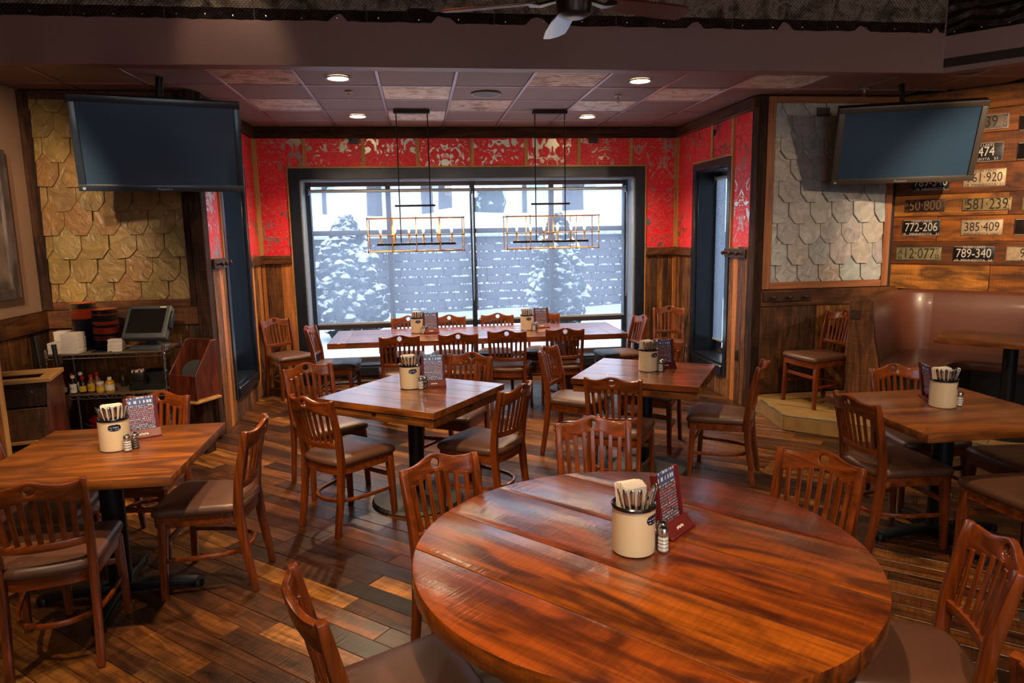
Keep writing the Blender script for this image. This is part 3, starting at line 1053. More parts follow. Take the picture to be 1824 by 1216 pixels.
def slate_panel(cx, x0, x1, z0, z1, mat, fm, fmx, label, fr):
    o = empty('slate_panel', (cx, STONEY - .002, 0))
    x0, x1 = x0 - cx, x1 - cx
    piece(o, 'backing_board', DARKW, x0, x1, -.012, 0, z0, z1, 0)
    pw, ex = .222, .2
    row = 0
    zb = z0 - .235
    while zb < z1 - .02:
        x = x0 - (pw * .5 if row % 2 else 0) - .05
        while x < x1:
            w = pw - .006
            j = lambda s: random.uniform(-s, s)
            P = [(x + w + j(.002), zb + .32), (x + w + j(.003), zb + .082 + j(.012)), (x + w - .058 + j(.01), zb + j(.005)), (x + .058 + j(.01), zb + j(.005)), (x + j(.003), zb + .082 + j(.012)), (x + j(.002), zb + .32)]
            for ax, v, kl in ((0, x0, False), (0, x1, True), (1, z0, False), (1, z1, True)):
                P = clip(P, ax, v, kl)
                if len(P) < 3:
                    break
            x += pw
            if len(P) < 3 or max(p[0] for p in P) - min(p[0] for p in P) < .012 or max(p[1] for p in P) - min(p[1] for p in P) < .012:
                continue
            mx_, mz_ = sum(p[0] for p in P) / len(P), sum(p[1] for p in P) / len(P)
            m = MB()
            t = .016 + j(.004)
            a = m._v([(p[0] - mx_, -(.012 + .03 * max(0, 1 - (p[1] - zb) / .32)) - t, p[1] - mz_) for p in P], None)
            b = m._v([(p[0] - mx_, -(.012 + .03 * max(0, 1 - (p[1] - zb) / .32)), p[1] - mz_) for p in P], None)
            m._f(a)
            m._f(b[::-1])
            for i in range(len(P)):
                m._f([a[i], b[i], b[(i + 1) % len(P)], a[(i + 1) % len(P)]])
            s = m.bevel(.003, 1).build('shingle', mat, o, (mx_, 0, mz_), 0, 25)
            s.rotation_euler = (j(.012), 0, j(.01))
        zb += ex
        row += 1
    f0, f1, f2, f3 = fr
    f0, f1 = f0 - cx, f1 - cx
    piece(o, 'frame_board', fm, f0, x0, -.055, 0, f2, f3, .004)
    piece(o, 'frame_board', fm, x1, f1, -.055, 0, f2, f3, .004)
    piece(o, 'frame_board', fmx, x0, x1, -.055, 0, z1, f3, .004)
    piece(o, 'frame_board', fmx, x0, x1, -.055, 0, f2, z0, .004)
    tag(o, label, 'wall panel', 'framed slate shingle panels')


slate_panel(-2.54, -3.11, -1.99, 1.265, 2.935, SLATE_TAN, DKPOST, BARNX, 'wood framed panel of tan slate shingles behind the left television', (-3.2, -1.93, 1.2, 3.0))
slate_panel(3.95, 3.372, 4.54, 1.255, 2.935, SLATE_GREY, PINKFR, PINKFRX, 'wood framed panel of grey slate shingles behind the right television', (3.29, 4.61, 1.19, 2.995))

# ------------------------------------------------------------------ platform of the booth
PLZ = .15
pf = tag(MB().prism([(3.225, 6.445), (3.225, 6.2), (3.15, 5.64), (3.50, 5.31), (3.5 + 2.9 * DD.x, 5.31 + 2.9 * DD.y), (3.5 + 2.9 * DD.x + 1.4, 5.31 + 2.9 * DD.y + 1.25), (4.7, 6.4), (4.66, 6.445)], 0, PLZ - .012).build('floor_platform', STONE), kind='structure')
edge = [(3.225, 6.2), (3.15, 5.64), (3.50, 5.31), (3.5 + 2.9 * DD.x, 5.31 + 2.9 * DD.y)]
for a, b in zip(edge[:-1], edge[1:]):
    a, b = Vector((*a, 0)), Vector((*b, 0))
    L = (b - a).length
    an = math.atan2(b.y - a.y, b.x - a.x)
    n = max(1, round(L / .33))
    for k in range(n):
        p = a.lerp(b, (k + .5) / n)
        piece(pf, 'riser_tile', STONE, p.x - L / n / 2 + .002, p.x + L / n / 2 - .002, p.y - .012, p.y, .012, PLZ - .012, .002, an)
        piece(pf, 'edge_strip', STONE_EDGE, p.x - L / n / 2, p.x + L / n / 2, p.y - .012, p.y + .004, PLZ - .012, PLZ, .002, an)
for i in range(-2, 9):
    for k in range(6):
        p = Vector((3.5, 5.31, 0)) + DD * (i * .34 + .17) - DN * (k * .34 + .17)
        if p.x > 3.38 and inside(p.x, p.y, .2):
            piece(pf, 'floor_tile', STONE, p.x - .168, p.x + .168, p.y - .168, p.y + .168, PLZ - .012, PLZ - .001, .002, DIAG_A)

# ------------------------------------------------------------------ outdoors
def ground_mesh(x0, x1, y0, y1, nx, ny, fz):
    m = MB()
    V = [[m.bm.verts.new((x0 + (x1 - x0) * i / nx, y0 + (y1 - y0) * j / ny, fz(x0 + (x1 - x0) * i / nx, y0 + (y1 - y0) * j / ny))) for i in range(nx + 1)] for j in range(ny + 1)]
    for j in range(ny):
        for i in range(nx):
            m._f([V[j][i], V[j][i + 1], V[j + 1][i + 1], V[j + 1][i]])
    return m


def nz(x, y, s=1.0):
    return noise.noise(Vector((x * s, y * s, 3.3)))


WY = 13.5
tag(ground_mesh(-9, 12, 8.86, WY + .1, 60, 24, lambda x, y: .12 + .1 * nz(x, y, .5) + .22 * max(0, (y - 11.8) / 1.7) ** 2 * (1 + .8 * nz(x, 5, .7))).build('ground_snow', SNOW), kind='structure')
tag(ground_mesh(-22, 30, WY + .35, 45, 70, 50, lambda x, y: 1.72 + .075 * (y - WY) + .28 * nz(x, y, .35) * min(1, (y - WY) / 3)).build('ground_snow_bank', SNOW), kind='structure')

rw = empty('retaining_wall', (0, WY, 0))
MB().box(-8, 11, .1, .6, -.1, 1.7).build('core', BLOCK, rw)
bm_cache = []
for k in range(5):
    w = (.26, .32, .38, .44, .5)[k]
    m = MB().box(-w / 2 + .006, w / 2 - .006, -.11, .12, .004, .146)
    m.bevel(.022, 2)
    for v in m.bm.verts:
        if v.co.y < -.05:
            v.co.y += .014 * noise.noise(v.co * 14 + Vector((k * 7, 0, 0)))
    me = m.mesh('stone_block', 30)
    me.materials.append(BLOCK)
    bm_cache.append((w, me))
lumps = MB()
for r in range(11):
    x = -3.3 + random.uniform(0, .3)
    while x < 5.3:
        w, me = random.choice(bm_cache)
        put('stone_block', me, rw, (x + w / 2, r * .012, .05 + r * .152))
        n = max(2, int(w / .05))
        for q in range(n):           # snow caught on the ledge of the course
            if random.random() < .55:
                rr = random.choice((.01, .014, .02, .028))
                lumps.lathe([(rr * 1.3, -.012), (rr * 1.1, rr * .35), (rr * .5, rr * .75), (.002, rr * .85)], 6, Matrix.Translation((x + w * (q + .5) / n, r * .012 - .1 + random.uniform(-.01, .02), .05 + (r + 1) * .152)))
        x += w
tag(lumps.build('ledge_snow', SNOW, rw), kind='stuff')
MB().box(-8, 11, -.06, .7, 1.7, 1.8).bevel(.04, 2).build('snow_cap', SNOW, rw)
tag(rw, 'retaining wall of grey blocks with snow on each course outside', 'retaining wall')


def evergreen(x, y, h, w, seed, label):
    rd = random.Random(seed)
    o = empty('evergreen_shrub', (x, y, .12))
    MB().tube([(0, 0, 0), (0, 0, h * .8)], [.05, .015], 8).build('stem', TRUNK, o)
    m = MB()
    for k in range(1000):
        t = rd.random() ** .8
        z = .04 + t * (h - .08)
        prof = (math.sin(min(1, t * 2.2 + .35) * PI / 2)) * (1 - t ** 2.2) ** .8
        rad = w * prof * math.sqrt(rd.uniform(.35, 1.0)) * rd.uniform(.85, 1.08)
        a = rd.uniform(0, 2 * PI)
        c = Vector((rad * math.cos(a), rad * math.sin(a), z))
        s = rd.uniform(.04, .115)
        M = Matrix.Translation(c) @ Matrix.Rotation(rd.uniform(0, 6.3), 4, 'Z') @ Matrix.Rotation(rd.uniform(-.5, .5), 4, 'X') @ Matrix.Scale(s, 4)
        m.lathe([(.05, -1.2), (.7, -.6), (1.0, 0), (.75, .5), (.1, .85)], 5, M)
    tag(m.build('foliage', EVERGREEN, o, (0, 0, 0), 0, 0), kind='stuff')
    tag(o, label, 'shrub', 'snowy evergreens outside')


evergreen(-1.14, 11.5, 1.98, .62, 1, 'broad snow covered evergreen outside the left half of the window')
evergreen(2.28, 11.5, 1.95, .52, 2, 'narrower snow covered evergreen outside the right half of the window')


def bare_tree(x, y, z, rad, h, lean, label, forks):
    o = empty('bare_tree', (x, y, z))
    MB().tube([(0, 0, -.3), (lean * .3, 0, h * .4), (lean, 0, h)], [rad * 1.2, rad, rad * .8], 10).build('trunk', TRUNK, o)
    for (z0, dx, dz, r_) in forks:
        MB().tube([(lean * z0 / h, 0, z0), (lean * z0 / h + dx * .5, 0, z0 + dz * .6), (lean * z0 / h + dx, 0, z0 + dz)], [r_, r_ * .7, r_ * .4], 6).build('branch', TRUNK, o)
    tag(o, label, 'tree', 'bare trees outside')


bare_tree(-1.28, 22, 2.2, .2, 7, .1, 'thick bare trunk behind the left evergreen', [(3, 1.2, 1.5, .07)])
bare_tree(.35, 22, 2.2, .16, 7, -.3, 'bare trunk leaning left in the second pane of the window', [(2.5, -.9, 1.2, .05)])
bare_tree(.95, 24, 2.3, .2, 7, .1, 'bare trunk seen through the left chandelier rods', [(3, .9, 1.2, .06)])
bare_tree(4.9, 22, 2.1, .3, 7, -.1, 'forked thick bare trunk at the right of the window', [(.5, 1.2, 2.4, .2), (1.0, -.8, 2.0, .1)])
bare_tree(-2.77, 22, 2.1, .06, 5, .1, 'thin bare sapling at the left of the window', [(1.2, -.7, .5, .03), (1.0, .6, .5, .03), (1.6, .5, .4, .025)])
bare_tree(3.35, 22, 2.2, .07, 5, .0, 'thin bare sapling at the middle of the right panes', [(1.0, -.5, .6, .03), (1.3, .6, .5, .03)])
bm_ = MB()
tag(MB().lathe([(.02, 0), (.45, .1), (.55, .45), (.4, .85), (.05, 1.05)], 10).build('round_bush', EVERGREEN, None, (2.1, 21, 2.2)), 'small round bush on the snow bank behind the wall', 'bush')
for hx, wd_, lab in ((-5.5, 7.5, 'pale house far behind the left evergreen'), (4.2, 9.5, 'pale house far behind the forked trunk')):
    o = empty('pale_house', (hx, 33, 2.6))
    MB().box(0, wd_, 0, 5, -.5, 4.2).build('siding', HOUSEW, o)
    MB().prism([(-.4, 4.2), (wd_ + .4, 4.2), (wd_ - .8, 6.2), (.8, 6.2)], -.4, 5.4, Matrix.Rotation(R(90), 4, 'X') @ Matrix.Scale(-1, 4, (0, 0, 1))).build('roof', SNOW, o)
    for k in range(3):
        f = piece(o, 'window_frame', HOUSEW, .9 + k * 2.4, 1.9 + k * 2.4, -.06, .02, 1.0, 2.3, .01)
        piece(f, 'pane', HOUSEG, -.42, .42, -.06, -.03, -.57, .57, .005)
    tag(o, lab, 'house', 'houses outside')

# ------------------------------------------------------------------ chairs
def chair_y(z):
    pts = [(0, .012), (.25, .052), (.45, .07), (.6, .056), (.86, 0.0)]
    for (a, ya), (b, yb) in zip(pts[:-1], pts[1:]):
        if z <= b:
            return ya + (yb - ya) * (z - a) / (b - a)
    return 0.0


def make_chair():
    o = empty('slat_back_chair')
    for s in (-1, 1):
        path = [(s * (.165 + .012 * max(0, z - .45) / .4), chair_y(z), z) for z in (0, .12, .25, .36, .45, .52, .6, .72, .80, .846)]
        MB().beam(path, .030, [.034, .038, .042, .046, .046, .044, .042, .038, .034, .028]).bevel(.005, 2).build('back_post', CHAIR, o)
        MB().beam([(s * .208, .448, 0), (s * .203, .44, .2), (s * .196, .43, .41)], [.03, .035, .042], [.03, .035, .042]).bevel(.004, 2).build('front_leg', CHAIR, o)
    # crest rail with a round hole
    bmp = lambda x: .036 * math.exp(-(x / .075) ** 2) + .012 * (abs(x) / .163) ** 3
    zb = lambda x: .752 + .036 * math.exp(-(x / .085) ** 2) + .004 * (abs(x) / .163) ** 3
    zt = lambda x: .832 + bmp(x)
    cy = lambda x, z: chair_y(z) - .036 * (1 - (x / .165) ** 2)
    m = MB()
    B, hr, hz = .05, .0215, .829
    vv = {}

    def V(x, z):
        k = (round(x, 5), round(z, 5))
        if k not in vv:
            vv[k] = m.bm.verts.new((x, cy(x, z), z))
        return vv[k]
    for s in (-1, 1):
        xs = [s * (B + (.163 - B) * i / 8) for i in range(9)]
        for a, b in zip(xs[:-1], xs[1:]):
            for q in range(4):
                l = lambda x, t: zb(x) + (zt(x) - zb(x)) * t / 4
                m._f([V(a, l(a, q)), V(b, l(b, q)), V(b, l(b, q + 1)), V(a, l(a, q + 1))])
    ring = [(-B + 2 * B * i / 6, 'b') for i in range(7)]
    pts = [(x, zb(x)) for x, _ in ring] + [(B, zb(B) + (zt(B) - zb(B)) * q / 4) for q in (1, 2, 3)]
    pts += [(x, zt(x)) for x, _ in ring[::-1]] + [(-B, zb(-B) + (zt(-B) - zb(-B)) * q / 4) for q in (3, 2, 1)]
    hole = []
    for x, z in pts:
        a = math.atan2(z - hz, x)
        hole.append((hr * math.cos(a), hz + hr * math.sin(a)))
    n = len(pts)
    for i in range(n):
        p, q, h1, h2 = pts[i], pts[(i + 1) % n], hole[i], hole[(i + 1) % n]
        m._f([V(*p), V(*q), V(*h2), V(*h1)])
    bmesh.ops.recalc_face_normals(m.bm, faces=m.bm.faces)
    bmesh.ops.solidify(m.bm, geom=m.bm.faces[:], thickness=.022)
    m.bevel(.005, 2, 50)
    m.build('crest_rail', CHAIRX, o, (0, 0, 0), 0, 40)
    xs = [-.158 + .316 * i / 10 for i in range(11)]
    MB().beam([(x, chair_y(.565) - .03 * (1 - (x / .165) ** 2), .562 - .004 * math.cos(x * 9)) for x in xs], .02, .036).bevel(.004, 2).build('lower_back_rail', CHAIRX, o)
    for k in range(7):
        u = (k - 3) / 3
        xb, xt = u * .122, u * .134
        z1 = zb(xt) + .012
        MB().beam([(xb, chair_y(.57) - .03 * (1 - (xb / .165) ** 2), .565), ((xb + xt) / 2, chair_y(.67) - .037 * (1 - (xb / .165) ** 2), .67), (xt, cy(xt, z1), z1)], .021, .010).bevel(.002, 1).build('slat', CHAIR, o)
    # seat
    out = []
    hw = lambda y: .178 + (.226 - .178) * (y - .06) / .42
    side = [(hw(y), y) for y in (.11, .2, .3, .4, .44)]
    corner = [(hw(.46) - .004, .462), (hw(.47) - .022, .478)]
    right = [(.10, .035), (.15, .052), (.172, .078)] + side + corner + [(.12, .486), (0, .49)]
    out = right + [(-x, y) for x, y in right[::-1][1:]] + [(0, .03)]
    cen = (0, .27)
    sc = lambda k, z: [(cen[0] + (x - cen[0]) * k, cen[1] + (y - cen[1]) * k, z) for x, y in out]
    MB().rings([sc(.955, .375), sc(.955, .43)]).bevel(.003, 1, 60).build('seat_frame', CHAIRX, o)
    MB().rings([sc(.965, .428), sc(1.0, .436), sc(1.005, .452), sc(.985, .466), sc(.92, .476), sc(.7, .484), sc(.35, .487)]).build('seat_cushion', VINYL, o, (0, 0, 0), 0, 60)
    us = [(-.198, .432, .2), (-.19, .35, .2), (-.178, .25, .2), (-.155, .16, .2), (-.11, .095, .2), (-.05, .066, .2), (0, .06, .2)]
    us = us + [(-x, y, z) for x, y, z in us[::-1][1:]]
    MB().beam(us, .017, .024).bevel(.005, 2).build('bentwood_stretcher', CHAIRX, o)
    MB().beam([(-.197, .432, .285), (.197, .432, .285)], .016, .03).bevel(.004, 2).build('front_stretcher', CHAIRX, o)
    return o


CH_G = 'slat back dining chairs'
chair0 = [make_chair(), False]


def chair(x, y, face, label, z=0.0):
    c = chair0[0] if not chair0[1] else copy_tree(chair0[0])
    chair0[1] = True
    c.location = (x, y, z)
    c.rotation_euler = (0, 0, R(face - 90))
    tag(c, label, 'chair', CH_G)


CHAIRS = [
    (-1.563, 2.884, 103, 'slat back chair with its back to the viewer at the left oak table'),
    (-.871, 3.656, 177, 'slat back chair at the aisle side of the left oak table, seen from the side'),
    (-1.611, 4.42, -98, 'slat back chair between the left oak table and the wire rack'),
    (-2.2, 3.6, 2, 'slat back chair on the far left of the left oak table, mostly hidden'),
    (-.672, 4.15, 47, 'slat back chair seen from behind at the near left edge of the middle square table'),
    (-.843, 5.199, -57, 'slat back chair behind the nearer left chair of the middle square table'),
    (.571, 4.207, 141, 'slat back chair at the near right edge of the middle square table'),
    (.369, 5.374, -122, 'slat back chair at the far right edge of the middle square table'),
    (1.016, 5.538, -33, 'slat back chair between the two square plank tables, turned to the right one'),
    (1.21, 4.288, 64, 'slat back chair in front of the right square plank table, back to the viewer'),
    (2.37, 4.57, 148, 'slat back chair standing beside the platform at the right square plank table'),
    (2.056, 5.698, -128, 'slat back chair on the far side of the right square plank table'),
    (-.209, 6.551, 92, 'leftmost of four near side chairs at the long plank table'),
    (.342, 6.554, 84, 'second from left of four near side chairs at the long plank table'),
    (.816, 6.62, 78, 'third from left of four near side chairs at the long plank table'),
    (1.387, 6.62, 82, 'rightmost of four near side chairs at the long plank table'),
    (-.15, 7.98, -95, 'leftmost of four window side chairs at the long plank table'),
    (.315, 7.94, -95, 'second from left of four window side chairs at the long plank table'),
    (.872, 7.95, -103, 'third from left of four window side chairs at the long plank table'),
    (1.415, 7.955, -103, 'rightmost of four window side chairs at the long plank table'),
    (-1.15, 7.42, -6, 'slat back chair at the left end of the long plank table'),
    (2.39, 7.36, 186, 'slat back chair at the right end of the long plank table'),
    (-1.66, 8.24, -51, 'slat back chair pushed into the corner left of the picture window'),
    (2.985, 8.10, -112, 'slat back chair against the planks right of the picture window'),
    (.051, 2.856, -59, 'slat back chair at the far left of the round table, facing the viewer'),
    (.835, 3.314, -94, 'slat back chair directly behind the round table'),
    (1.625, 2.601, -150, 'slat back chair at the far right of the round table'),
    (1.676, 1.76, 158, 'slat back chair at the right of the round table, cut by the frame'),
    (-.343, 1.824, 21, 'slat back chair at the near left of the round table'),
    (1.362, 1.105, 25, 'slat back chair at the lower right corner, only its crest showing'),
    (2.386, 3.515, 2, 'slat back chair at the left side of the right oak table'),
    (3.155, 4.223, -94, 'slat back chair between the right oak table and the booth'),
    (2.99, 2.72, 89, 'slat back chair in front of the right oak table, only its seat showing'),
    (3.69, 3.45, 182, 'slat back chair at the right side of the right oak table, only its seat showing'),
]
for c_ in CHAIRS:
    chair(*c_)
chair(3.893, 6.01, 190, 'slat back chair on the tiled platform beside the booth end', PLZ)


# ------------------------------------------------------------------ tables
TH = .76


def disc_base(o):
    MB().lathe([(.305, 0), (.31, .012), (.297, .03), (.18, .048), (.075, .065), (.06, .075)], 40).build('disc_base', BASEM, o)
    MB().lathe([(.052, .07), (.052, .64), (.1, .66), (.1, .668)], 24).build('column', BLACK, o)


def cross_base(o, rot=0.0):
    MB().lathe([(.055, .05), (.055, TH - .06), (.12, TH - .055), (.12, TH - .046)], 24).build('column', BLACK, o)
    for k in range(4):
        M = Matrix.Rotation(rot + k * PI / 2, 4, 'Z')
        MB().beam([(.03, 0, .045), (.2, 0, .042), (.36, 0, .028)], [.075, .065, .05], [.05, .045, .035], M).bevel(.006, 2).lathe([(.03, 0), (.03, .03), (.026, .036)], 12, M @ Matrix.Translation((.36, 0, 0))).build('foot', BLACK, o)


def oak_table(x, y, rz, w, d, label, base_rot=0.0):
    o = empty('oak_table', (x, y, 0), R(rz))
    MB().box(-w / 2, w / 2, -d / 2, d / 2, TH - .045, TH).bevel(.004, 2).build('table_top', OAKTOP, o)
    cross_base(o, base_rot)
    tag(o, label, 'table', 'oak dining tables')
    return o


oak_table(-1.57, 3.57, 0, .9, .9, 'oak table at the left by the wire rack, black pedestal with cross feet', .1)
oak_table(2.936, 3.5, 0, .92, .9, 'oak table at the right in front of the leather booth, black pedestal')


def plank_table(x, y, rz, w, d, label):
    o = empty('plank_table', (x, y, 0), R(rz))
    ws = [.2, .17, .21, .16]
    ws.append(d - sum(ws))
    yy = -d / 2
    for q in ws:
        piece(o, 'top_plank', PLANKTOP, -w / 2, w / 2, yy + .0006, yy + q - .0006, TH - .042, TH + random.uniform(-.0005, .0005), .002)
        yy += q
    iw, idp = w / 2 - .012, d / 2 - .012
    z0, z1 = TH - .098, TH - .05
    piece(o, 'apron_board', OAKEDGE, -iw, iw, -idp, -idp + .04, z0, z1, .003)
    piece(o, 'apron_board', OAKEDGE, -iw, iw, idp - .04, idp, z0, z1, .003)
    piece(o, 'apron_board', OAKEDGE, -iw, -iw + .04, -idp + .04, idp - .04, z0, z1, .003)
    piece(o, 'apron_board', OAKEDGE, iw - .04, iw, -idp + .04, idp - .04, z0, z1, .003)
    MB().box(-iw + .03, iw - .03, -idp + .03, idp - .03, TH - .075, TH - .041).build('core_board', BLACK, o)
    for sx, sy in ((0, -1), (0, 1), (-1, 0), (1, 0)):
        piece(o, 'slide_block', BLACK, sx * (iw - .005) - .014, sx * (iw - .005) + .014, sy * (idp - .005) - .014, sy * (idp - .005) + .014, TH - .064, TH - .041, .002)
    disc_base(o)
    tag(o, label, 'table', 'square plank tables')


plank_table(-.066, 4.588, -35.5, .905, .86, 'square plank table in the middle with a split edge and disc base')
plank_table(1.632, 4.882, -31, .89, .83, 'square plank table right of the middle one, split edge and disc base')

o = empty('long_table', (.585, 7.22, 0), R(-.8))
for s in (-1, 1):
    piece(o, 'end_board', PLANKTOP, -.09, .09, -.45, .45, TH - .055, TH, .003).location = (s * 1.395, 0, TH - .0275)
for k in range(5):
    yy = -.45 + k * .18
    piece(o, 'top_plank', PLANKTOP, -1.305, 1.305, yy + .001, yy + .179, TH - .055, TH + random.uniform(-.001, .001), .003)
for s in (-1, 1):
    for e in (-1, 1):
        MB().beam([(s * .98, e * .16, .08), (s * .93, e * .16, TH - .13)], .13, .13).bevel(.006, 2).build('leg', DKPOST if 0 else BARN, o)
    piece(o, 'trestle_foot', BARN, s * .98 - .08, s * .98 + .08, -.36, .36, 0, .08, .006)
    piece(o, 'trestle_head', BARN, s * .93 - .07, s * .93 + .07, -.38, .38, TH - .13, TH - .055, .006)
piece(o, 'stretcher_beam', BARNX, -.9, .9, -.04, .04, .3, .42, .006)
tag(o, 'long trestle plank table in front of the picture window', 'table')

# round table: planks clipped to the disc
o = empty('round_table', (.679, 2.097, 0), R(-47.3))
RR = .738
ys = [-RR, -.452, -.163, .135, .42, RR]
for a, b in zip(ys[:-1], ys[1:]):
    a2, b2 = max(a + .001, -RR + .0005), min(b - .001, RR - .0005)
    aa, ab = math.asin(a2 / RR), math.asin(b2 / RR)
    n = 18
    right = [(RR * math.cos(aa + (ab - aa) * i / n), RR * math.sin(aa + (ab - aa) * i / n)) for i in range(n + 1)]
    left = [(-x, y) for x, y in right[::-1]]
    cy_ = (a2 + b2) / 2
    m = MB().prism([(x, y - cy_) for x, y in right + left], TH - .062, TH + random.uniform(-.001, .0015))
    m.bevel(.003, 2, 50).build('top_plank', REDTOP, o, (0, cy_, 0), 0, 30)
MB().lathe([(.5, TH - .1), (.5, TH - .063)], 40).build('under_disc', OAKEDGE, o)
MB().lathe([(.42, 0), (.425, .012), (.4, .03), (.2, .055), (.09, .07), (.075, .08)], 40).build('disc_base', BASEM, o)
MB().lathe([(.065, .075), (.065, TH - .11), (.14, TH - .1)], 24).build('column', BLACK, o)
tag(o, 'large round lacquered plank table in the foreground', 'table')

# ------------------------------------------------------------------ booth
bo = empty('leather_booth', (DIAG_P.x, DIAG_P.y, PLZ), DIAG_A)
path = [(.075, -1.27 + .1 * i) for i in range(9)]
path += [(.375 - .3 * math.cos(t), -.42 + .3 * math.sin(t)) for t in [PI / 2 * i / 8 for i in range(0, 9)]]
path += [(.375 + .2 * i, -.12) for i in range(1, 14)]
prof = [(-.06, 0), (-.06, .985), (-.045, 1.01), (-.015, 1.022), (.015, 1.012), (.035, .985), (.06, .8), (.085, .62), (.10, .5), (.105, .40), (.105, 0)]


def sweep(i0, i1):
    rs = []
    for i in range(i0, i1 + 1):
        p = Vector(path[i])
        a, b = Vector(path[max(0, i - 1)]), Vector(path[min(len(path) - 1, i + 1)])
        t = (b - a).normalized()
        nrm = Vector((t.y, -t.x))
        rs.append([(p.x + nrm.x * d, p.y + nrm.y * d, z) for d, z in prof])
    return MB().rings(rs)


cuts = [0, 17, 21, 25, len(path) - 1]
for a, b in zip(cuts[:-1], cuts[1:]):
    sweep(a, b).build('back_cushion', LEATHER, bo, (0, 0, 0), 0, 40)
seatp = [(.16, -1.26), (.16, -.2), (2.7, -.2), (2.7, -.66)]
seatp += [(.85 - .2 * math.sin(t), -.86 + .2 * math.cos(t)) for t in [PI / 2 * i / 6 for i in range(7)]] + [(.65, -1.26)]
MB().prism(seatp, .36, .455).bevel(.03, 3, 40).build('seat_cushion', LEATHER, bo, (0, 0, 0), 0, 40)
cx_, cy_ = .9, -.6
MB().prism([(.16, -1.2), (.16, -.2), (2.7, -.2), (2.7, -.6), (.78, -.6), (.6, -.8), (.6, -1.2)], 0, .36).build('seat_base', BLACKPL, bo)
MB().prism([(-.065, 0), (.205, 0), (.205, .42), (.15, .7), (.115, 1.0), (-.065, 1.0)], 0, .035, Matrix.Translation((0, -1.272, 0)) @ XZ).bevel(.003, 1).build('end_panel', BARN, bo)
piece(bo, 'bracket_plate', RUSTIRON, -.05, .03, -1.316, -1.308, .84, .92, .002)
tag(bo, 'brown leather corner booth on the tiled platform', 'booth')

ob = empty('booth_table', (4.2 + .6 * DD.x, 5.13 + .6 * DD.y, PLZ), DIAG_A)
MB().prism([(-.6, -.28), (.6, -.28), (.6, .28), (-.48, .28), (-.6, .16)], TH - .045, TH).bevel(.004, 2).build('table_top', OAKTOP, ob)
MB().lathe([(.25, 0), (.25, .015), (.08, .04), (.05, .06), (.05, TH - .06), (.12, TH - .055), (.12, TH - .046)], 24, Matrix.Translation((-.12, 0, 0))).build('pedestal', BLACK, ob)
tag(ob, 'oak table standing inside the leather booth', 'table')


# ------------------------------------------------------------------ televisions
def television(loc, yaw, tilt, label, body):
    w, h = 1.15, .688
    o = empty('television', loc)
    o.rotation_euler = (R(tilt), 0, R(yaw))
    b = .05
    m = MB().box(-w / 2, w / 2, -.035, .05, -h / 2, h / 2).bevel(.006, 2)
    m.build('housing', BLACKPL, o)
    fr = MB()
    for a in ((-w / 2, w / 2, h / 2 - b, h / 2), (-w / 2, w / 2, -h / 2, -h / 2 + b), (-w / 2, -w / 2 + b, -h / 2 + b, h / 2 - b), (w / 2 - b, w / 2, -h / 2 + b, h / 2 - b)):
        fr.box(a[0], a[1], -.055, -.036, a[2], a[3])
    fr.bevel(.005, 2).build('bezel', body, o)
    MB().box(-w / 2 + b, w / 2 - b, -.040, -.034, -h / 2 + b, h / 2 - b).build('screen', TVSCREEN, o)
    text_part(o, 'maker_lettering', 'Panasonic', .024, SILVER, (0, -.0555, -h / 2 + .02), 1.1)
    piece(o, 'badge', SILVER, -w / 2 + .025, -w / 2 + .045, -.057, -.055, -h / 2 + .012, -h / 2 + .03, .001)
    piece(o, 'rear_cover', BLACKPL, -.42, .42, .05, .09, -.25, .25, .01)
    M = o.matrix_basis
    inv = Matrix.LocRotScale(Vector(loc), o.rotation_euler, None).inverted()
    top = inv @ Vector((loc[0], loc[1] + .1, CEIL))
    MB().tube([(0, .11, .0), (0, .13, .2), top], .028, 12).build('ceiling_pole', BLACK, o)
    tag(o, label, 'television', 'ceiling televisions')


television((-1.911, 5.787, 2.494), 16.7, 15.0, 'black television hung in front of the tan slate panel at the left', TVBODY)
television((4.272, 5.81, 2.497), -22.2, 22.2, 'black television hung in front of the grey slate panel at the right', TVBODY2)


